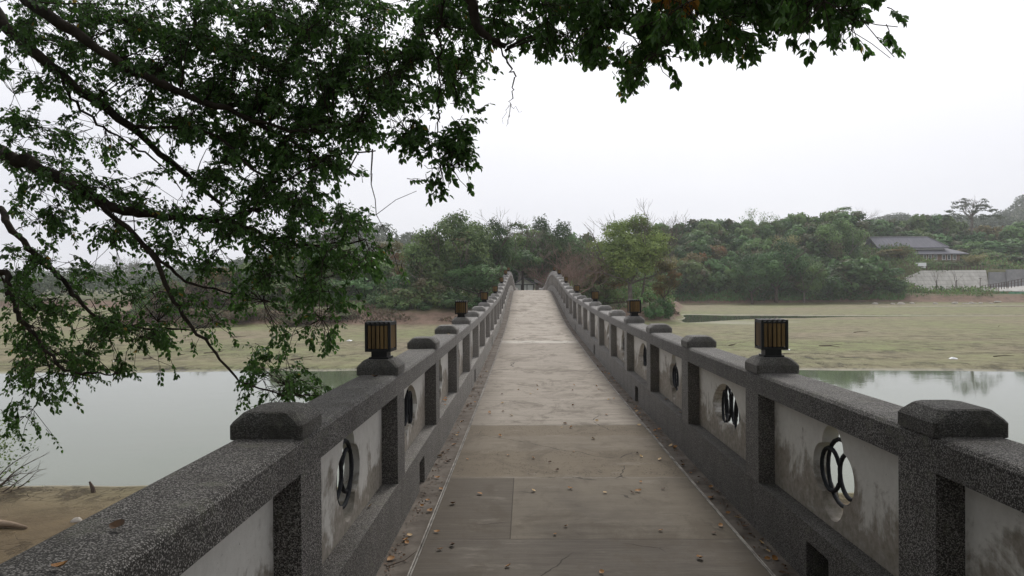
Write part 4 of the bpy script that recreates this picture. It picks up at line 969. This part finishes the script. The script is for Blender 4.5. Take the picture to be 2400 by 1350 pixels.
limb(pxl([(530,508,7.5),(620,545,7.4),(700,572,7.3),(860,560,7.2)]), .025, .008)
limb(pxl([(530,508,7.5),(600,560,7.6),(690,640,7.7),(770,705,7.8)]), .022, .006)
limb(pxl([(90,388,7.4),(200,452,7.2),(330,565,7.1),(400,700,7.0),(470,790,7.0),(560,890,7.0),(690,930,6.9)]), .04, .006)
limb(pxl([(330,565,7.1),(430,650,7.2),(560,690,7.4),(640,700,7.5)]), .02, .005)
limb([crownpt, (-7.4,6.6,.9)]+pxl([(-60,470,7.8),(0,515,7.6),(75,595,7.5),(136,653,7.4),(214,736,7.4),(330,765,7.4),(450,770,7.4)]), .06, .007)
limb([crownpt, (-7.4,6.3,.2)]+pxl([(-60,620,7.3),(0,671,7.2),(33,741,7.1),(65,774,7.1),(126,857,7.0),(200,870,7.0),(265,872,6.9)]), .05, .006)
limb(pxl([(130,160,7.3),(170,232,7.4),(250,300,7.6),(350,362,7.7),(420,440,7.7)]), .02, .006)
limb(pxl([(560,262,7.0),(680,300,6.8),(800,290,6.6),(930,250,6.5)]), .022, .006)
limb(pxl([(300,290,7.4),(480,300,7.0),(640,420,6.9),(780,360,6.8),(880,350,6.7)]), .02, .006)
top1 = limb([crownpt, (-6,5.2,3.8),(-3,5.2,3.9)]+pxl([(900,-240,5.6),(1060,-90,5.6),(1110,0,5.6),(1128,70,5.6),(1185,112,5.6)]), .12, .022)
limb(pxl([(1150,92,5.6),(1196,150,5.5),(1206,195,5.5),(1198,245,5.5),(1192,300,5.5)]), .010, .002, 5, 6, False)
limb(pxl([(1198,245,5.5),(1225,262,5.45)]), .003, .001, 3, 6, False); limb(pxl([(1198,245,5.5),(1178,285,5.5)]), .003, .001, 3, 6, False)
limb(pxl([(1060,-90,5.6),(1045,0,5.8),(1035,120,5.9),(1030,240,5.9),(1028,330,5.9),(1032,400,5.9)]), .014, .003, 5)
limb(pxl([(1060,-90,5.6),(1200,-60,5.2),(1400,-40,4.9),(1600,-30,4.7),(1800,-20,4.5),(2000,20,4.3)]), .06, .008)
limb([crownpt, (-5,4,4.6),(-1,2.5,4.6),(3,1.5,4.4),(6,1,4.0)], .2, .05); limb([(-5,4,4.6),(-3,.5,4.8),(0,-3,4.6)], .12, .04); limb([crownpt, (-8,1,3.5),(-6,-3,4.2)], .2, .05)
limb([(-3,5.2,3.9),(0,5.5,4.2),(3,5.5,4.4)], .08, .03); limb([(-1,2.5,4.6),(1,4,4.7),(3,4.5,4.5)], .07, .03)
fixed_nodes = np.array(nodes)
LC, LD, LN, LS, LA = [], [], [], [], []
def spray(p, d, L, nl, leafs, acc=0.0, twig=True):
    d = d/np.linalg.norm(d); pts = []; q = p-d*L*.5+np.array([0,0,.07*L]); dd = d.copy(); k = 5
    for i in range(k+1):
        pts.append(q.copy()); dd = dd+rt.normal(size=3)*.13+np.array([0,0,-.10]); dd /= np.linalg.norm(dd); q = q+dd*L/k
    if twig: tb.tube([a-T0 for a in pts], [.0035,.003,.0025,.002,.0015,.001], 3, False)
    P = np.array(pts); dirs = np.diff(P, axis=0)
    t = np.sort(rt.uniform(.1, 1, nl))*(k-.01); i = t.astype(int); base = P[i]+(t-i)[:, None]*dirs[i]; dn = unit(dirs[i])
    side = unit(np.cross(dn, rt.normal(size=(nl,3))*.35+np.array([0,0,1])))*np.where(np.arange(nl)%2, 1, -1)[:, None]
    ld = unit(dn*.7+side*.8+rt.normal(size=(nl,3))*.3+np.array([0,0,-.55]))
    LC.append(base+ld*.012); LD.append(ld); LN.append(unit(rt.normal(size=(nl,3))*.55+np.array([0,-.1,.75]))); LS.append(leafs*rt.uniform(.65,1.2,nl)); LA.append(np.full(nl, acc))
clusters = []
for rI, row in enumerate(['344555666662555666677777620']+GRID, -1):
    for cI, ch in enumerate(row):
        dns = int(ch)
        if not dns: continue
        px0, py0 = cI*80, rI*80
        ns = rt.poisson(62*(dns/9)**1.7)
        for _ in range(ns):
            px, py = px0+rt.uniform(0,80), py0+rt.uniform(0,80)
            if px > 1900: px -= 45*(px-1900)/200
            # sprays gather in clumps: pull towards a wandering centre
            jx, jy = 26*math.sin(px*.045+py*.02+rI), 20*math.sin(py*.06-px*.018)
            Y = depth_at(px, py)+rt.normal()*.45
            if py > 240 and px > 900: Y = 5.9+rt.normal()*.08
            a = at(px+jx*.6, py+jy*.6, Y)
            clusters.append(a)
A = np.array(clusters)
# join sprays to the limbs through side branches
r5 = R(6); K = 260; cen = A[r5.choice(len(A), K, replace=False)].copy()
for _ in range(6):
    lab = np.argmin(((A[:, None]-cen[None])**2).sum(-1), 1)
    for k in range(K):
        if (lab == k).any(): cen[k] = A[lab == k].mean(0)
hub_pts = []
for k in range(K):
    if not (lab == k).any(): hub_pts.append(None); continue
    j = np.argmin(((fixed_nodes-cen[k])**2).sum(1)+((cen[k][0]/cen[k][1] > -.17) & (fixed_nodes[:,0]/fixed_nodes[:,1] < -.175))*99.0+((cen[k][0]/cen[k][1] < -.17) & (cen[k][2] < 1.5) & (fixed_nodes[:,0]/fixed_nodes[:,1] > -.175))*99.0); a = fixed_nodes[j]; b = cen[k]; L = np.linalg.norm(b-a)
    mid = (a+b)/2+rt.normal(size=3)*.07*L+np.array([0,0,.04*L])
    if L > .12: hub_pts.append(limb([a, mid, b], (.004+.004*min(1,L)), .003, 4, 3, False))
    else: hub_pts.append([a, b])
for i, p in enumerate(A):
    hp = hub_pts[lab[i]]; hpa = np.array(hp); j = np.argmin(((hpa-p)**2).sum(1)); a = hpa[j]; L = np.linalg.norm(p-a)
    if L > .5: continue
    d = (p-a)/(L+1e-6)+np.array([.35,0,-.35])+rt.normal(size=3)*.35
    near_edge = p[0] > -1.0
    Ls = .054+.007*rt.normal() if near_edge else .050+.006*rt.normal()
    yellow = 1.0 if (1515 < XV+p[0]/p[1]*F < 1640 and YH-p[2]/p[1]*F < 45) else 0.0
    if L > .1: tb.tube([a-T0, (a+p)/2-T0+rt.normal(size=3)*.02, p-T0], [.0035,.003,.0025], 3, False)
    big = 1.0 if XV+p[0]/p[1]*F > 1980 else 1.0
    spray(p+np.array([0,0,.09]) if near_edge else p, d, rt.uniform(.18,.34)*min(1, p[1]/7.2), rt.randint(12, 22), Ls*big, yellow)
# the rest of the spread, over and behind the viewer
n_out = 0
while n_out < 1900:
    p = np.array([rt.uniform(-11, 7.0), rt.uniform(-7, 10.5), 0]); 
    lim = .42*max(p[1], 0)+1.35
    c = np.array([-2.2, .8]); q = np.hypot((p[0]-c[0])/9.2, (p[1]-c[1])/8.8)
    if q > 1: continue
    if p[1] > 4 and p[0] > 1.8: continue
    if p[1] > 6.5 and rt.rand() < .6: continue
    p[2] = max(lim, 2.0)+rt.uniform(.15, 2.6)+1.6*(1-q*q); n_out += 1
    d = rt.normal(size=3); d[2] = -.3; spray(p, d, .8, 12, .22, 0, False)
for _ in range(1500):      # unseen leaves added behind the viewer to block light, standing for the wood there
    p = np.array([rt.uniform(-10, 9.5), rt.uniform(-9, -3.2), rt.uniform(-1.2, 4.5)])
    d = rt.normal(size=3); spray(p, d, .8, 12, .22, 0, False)
for _ in range(900):       # the side away from the view, around the trunk
    p = np.array([rt.uniform(-12.5,-6.6), rt.uniform(1, 8.6), rt.uniform(0, 4.5)])
    if p[0] > -.74*p[1]-1.0: continue
    d = rt.normal(size=3); spray(p, d, .6, 12, .16, 0, False)
LC = np.concatenate(LC)-T0; LD = np.concatenate(LD); LN = np.concatenate(LN); LS = np.concatenate(LS); LA = np.concatenate(LA)
V, Q, m = leafquads(LC, LD, LN, LS, LS*.33, 'leaf')
tn = rt.beta(1.6, 2.4, len(LC)); ac = np.clip(LA*rt.uniform(.7,1,len(LC))+(rt.rand(len(LC)) < .006)*.5, 0, 1)
obj('crown', mkmesh('crown', V, Q, (np.repeat(tn, m), np.repeat(ac, m))), M['leaf_near'], tree)
tb.build('trunk', M['bark'], tree, None, True)
print('near leaves', len(LC), 'sprays', len(A))

# ------------------------------------------------------------------ air
HZ = 1.0
mb = MB(); mb.box((-700,-60,-7.5),(700,760,64)); hz = mb.build('haze', None); tag(hz, kind='stuff')
m, nt, out = newmat('haze_air'); pv = nt.nodes.new('ShaderNodeVolumePrincipled'); pv.inputs['Color'].default_value = (.95,.97,1.0,1); pv.inputs['Density'].default_value = .00036*HZ; pv.inputs['Anisotropy'].default_value = .2
nt.links.new(pv.outputs[0], out.inputs['Volume']); hz.data.materials.append(m)

# ------------------------------------------------------------------ light
SUN_EL, SUN_AZ = math.radians(48), math.radians(14)      # high, ahead and a little to the right
w = bpy.data.worlds.new("World"); sc.world = w; w.use_nodes = True; nt = w.node_tree; nt.nodes.clear(); n = N(nt)
sky = n.n('ShaderNodeTexSky'); sky.sky_type = 'NISHITA'; sky.sun_disc = False; sky.sun_elevation = SUN_EL; sky.sun_rotation = SUN_AZ; sky.air_density = 1.0; sky.dust_density = 4.0
tc = n.n('ShaderNodeTexCoord'); sxyz = n.n('ShaderNodeSeparateXYZ', i_0=tc.outputs['Generated'])
grey = n.n('ShaderNodeHueSaturation', i_Color=sky.outputs[0]); grey.inputs['Saturation'].default_value = .12
# an even cloud layer over that sky: brightest around the hidden sun
dv = n.n('ShaderNodeVectorMath', operation='DOT_PRODUCT', i_0=tc.outputs['Generated']); dv.inputs[1].default_value = (math.sin(SUN_AZ)*math.cos(SUN_EL*.6), math.cos(SUN_AZ)*math.cos(SUN_EL*.6), math.sin(SUN_EL*.6))
glow = n.ramp(dv.outputs['Value'], [(.35, 0.0), (1.0, 1.0)])
mpn = n.n('ShaderNodeMapping', i_Vector=tc.outputs['Generated']); mpn.inputs['Scale'].default_value = (1,1,3.0)
cn = n.noise(mpn.outputs[0], 1.6, 4, .5)
cloud = n.mix(glow, (9.5,9.7,10.6), (13.2,13.2,13.5))
cloud = n.mix(n.math('MULTIPLY', n.ramp(cn, [(.35,1.0),(.6,0.0)]), .35), cloud, (10.2,10.4,11.3))
low = n.n('ShaderNodeMapRange', i_Value=sxyz.outputs[2]); low.inputs[1].default_value = .0; low.inputs[2].default_value = .5; low.interpolation_type = 'SMOOTHSTEP'
lowc = n.mix(n.math('MULTIPLY', glow, .8), (8.0,8.1,9.0), (9.6,9.65,10.2)); lowc = n.mix(n.ramp(n.noise(mpn.outputs[0], 2.4, 4, .5), [(.4,0.0),(.65,.8)]), lowc, (9.7,9.75,10.3))
cloud = n.mix(low.outputs[0], lowc, cloud)
cc = n.mix(.88, grey.outputs[0], cloud)
bg = n.n('ShaderNodeBackground', i_Color=cc); bg.inputs['Strength'].default_value = .1
wo = n.n('ShaderNodeOutputWorld'); nt.links.new(bg.outputs[0], wo.inputs[0])
sl = bpy.data.lights.new('sun', 'SUN'); sl.energy = 1.8; sl.angle = math.radians(14); sl.color = (1,.97,.92); so = bpy.data.objects.new('sun', sl); col.objects.link(so)
sd = Vector((math.sin(SUN_AZ)*math.cos(SUN_EL), math.cos(SUN_AZ)*math.cos(SUN_EL), math.sin(SUN_EL))); so.rotation_euler = (-sd).to_track_quat('-Z', 'Y').to_euler(); so.location = (5, 20, 30)

# ------------------------------------------------------------------ camera
cd = bpy.data.cameras.new('camera'); cam = bpy.data.objects.new('camera', cd); col.objects.link(cam); sc.camera = cam
cd.sensor_width = 36; cd.lens = 36*F/2400; cd.clip_end = 5000; cd.clip_start = .05
cam.location = (0,0,0); from mathutils import Euler, Matrix
cam.rotation_euler = (Euler((math.radians(90)-math.atan(10/F), 0, math.atan(32/F))).to_matrix() @ Matrix.Rotation(math.radians(-.4), 3, 'Z')).to_euler()
sc.view_settings.view_transform = 'Standard'; sc.view_settings.look = 'None'; sc.view_settings.exposure = 0; sc.view_settings.gamma = 1
sc.render.resolution_x, sc.render.resolution_y = 1024, 576
sc.cycles.use_denoising = True
try: sc.cycles.denoiser = 'OPENIMAGEDENOISE'; sc.cycles.denoising_input_passes = 'RGB_ALBEDO_NORMAL'
except Exception: pass
sc.cycles.max_bounces = 6; sc.cycles.diffuse_bounces = 3; sc.cycles.glossy_bounces = 3; sc.cycles.transmission_bounces = 3; sc.cycles.volume_bounces = 1; sc.cycles.transparent_max_bounces = 4
sc.cycles.sample_clamp_indirect = 6
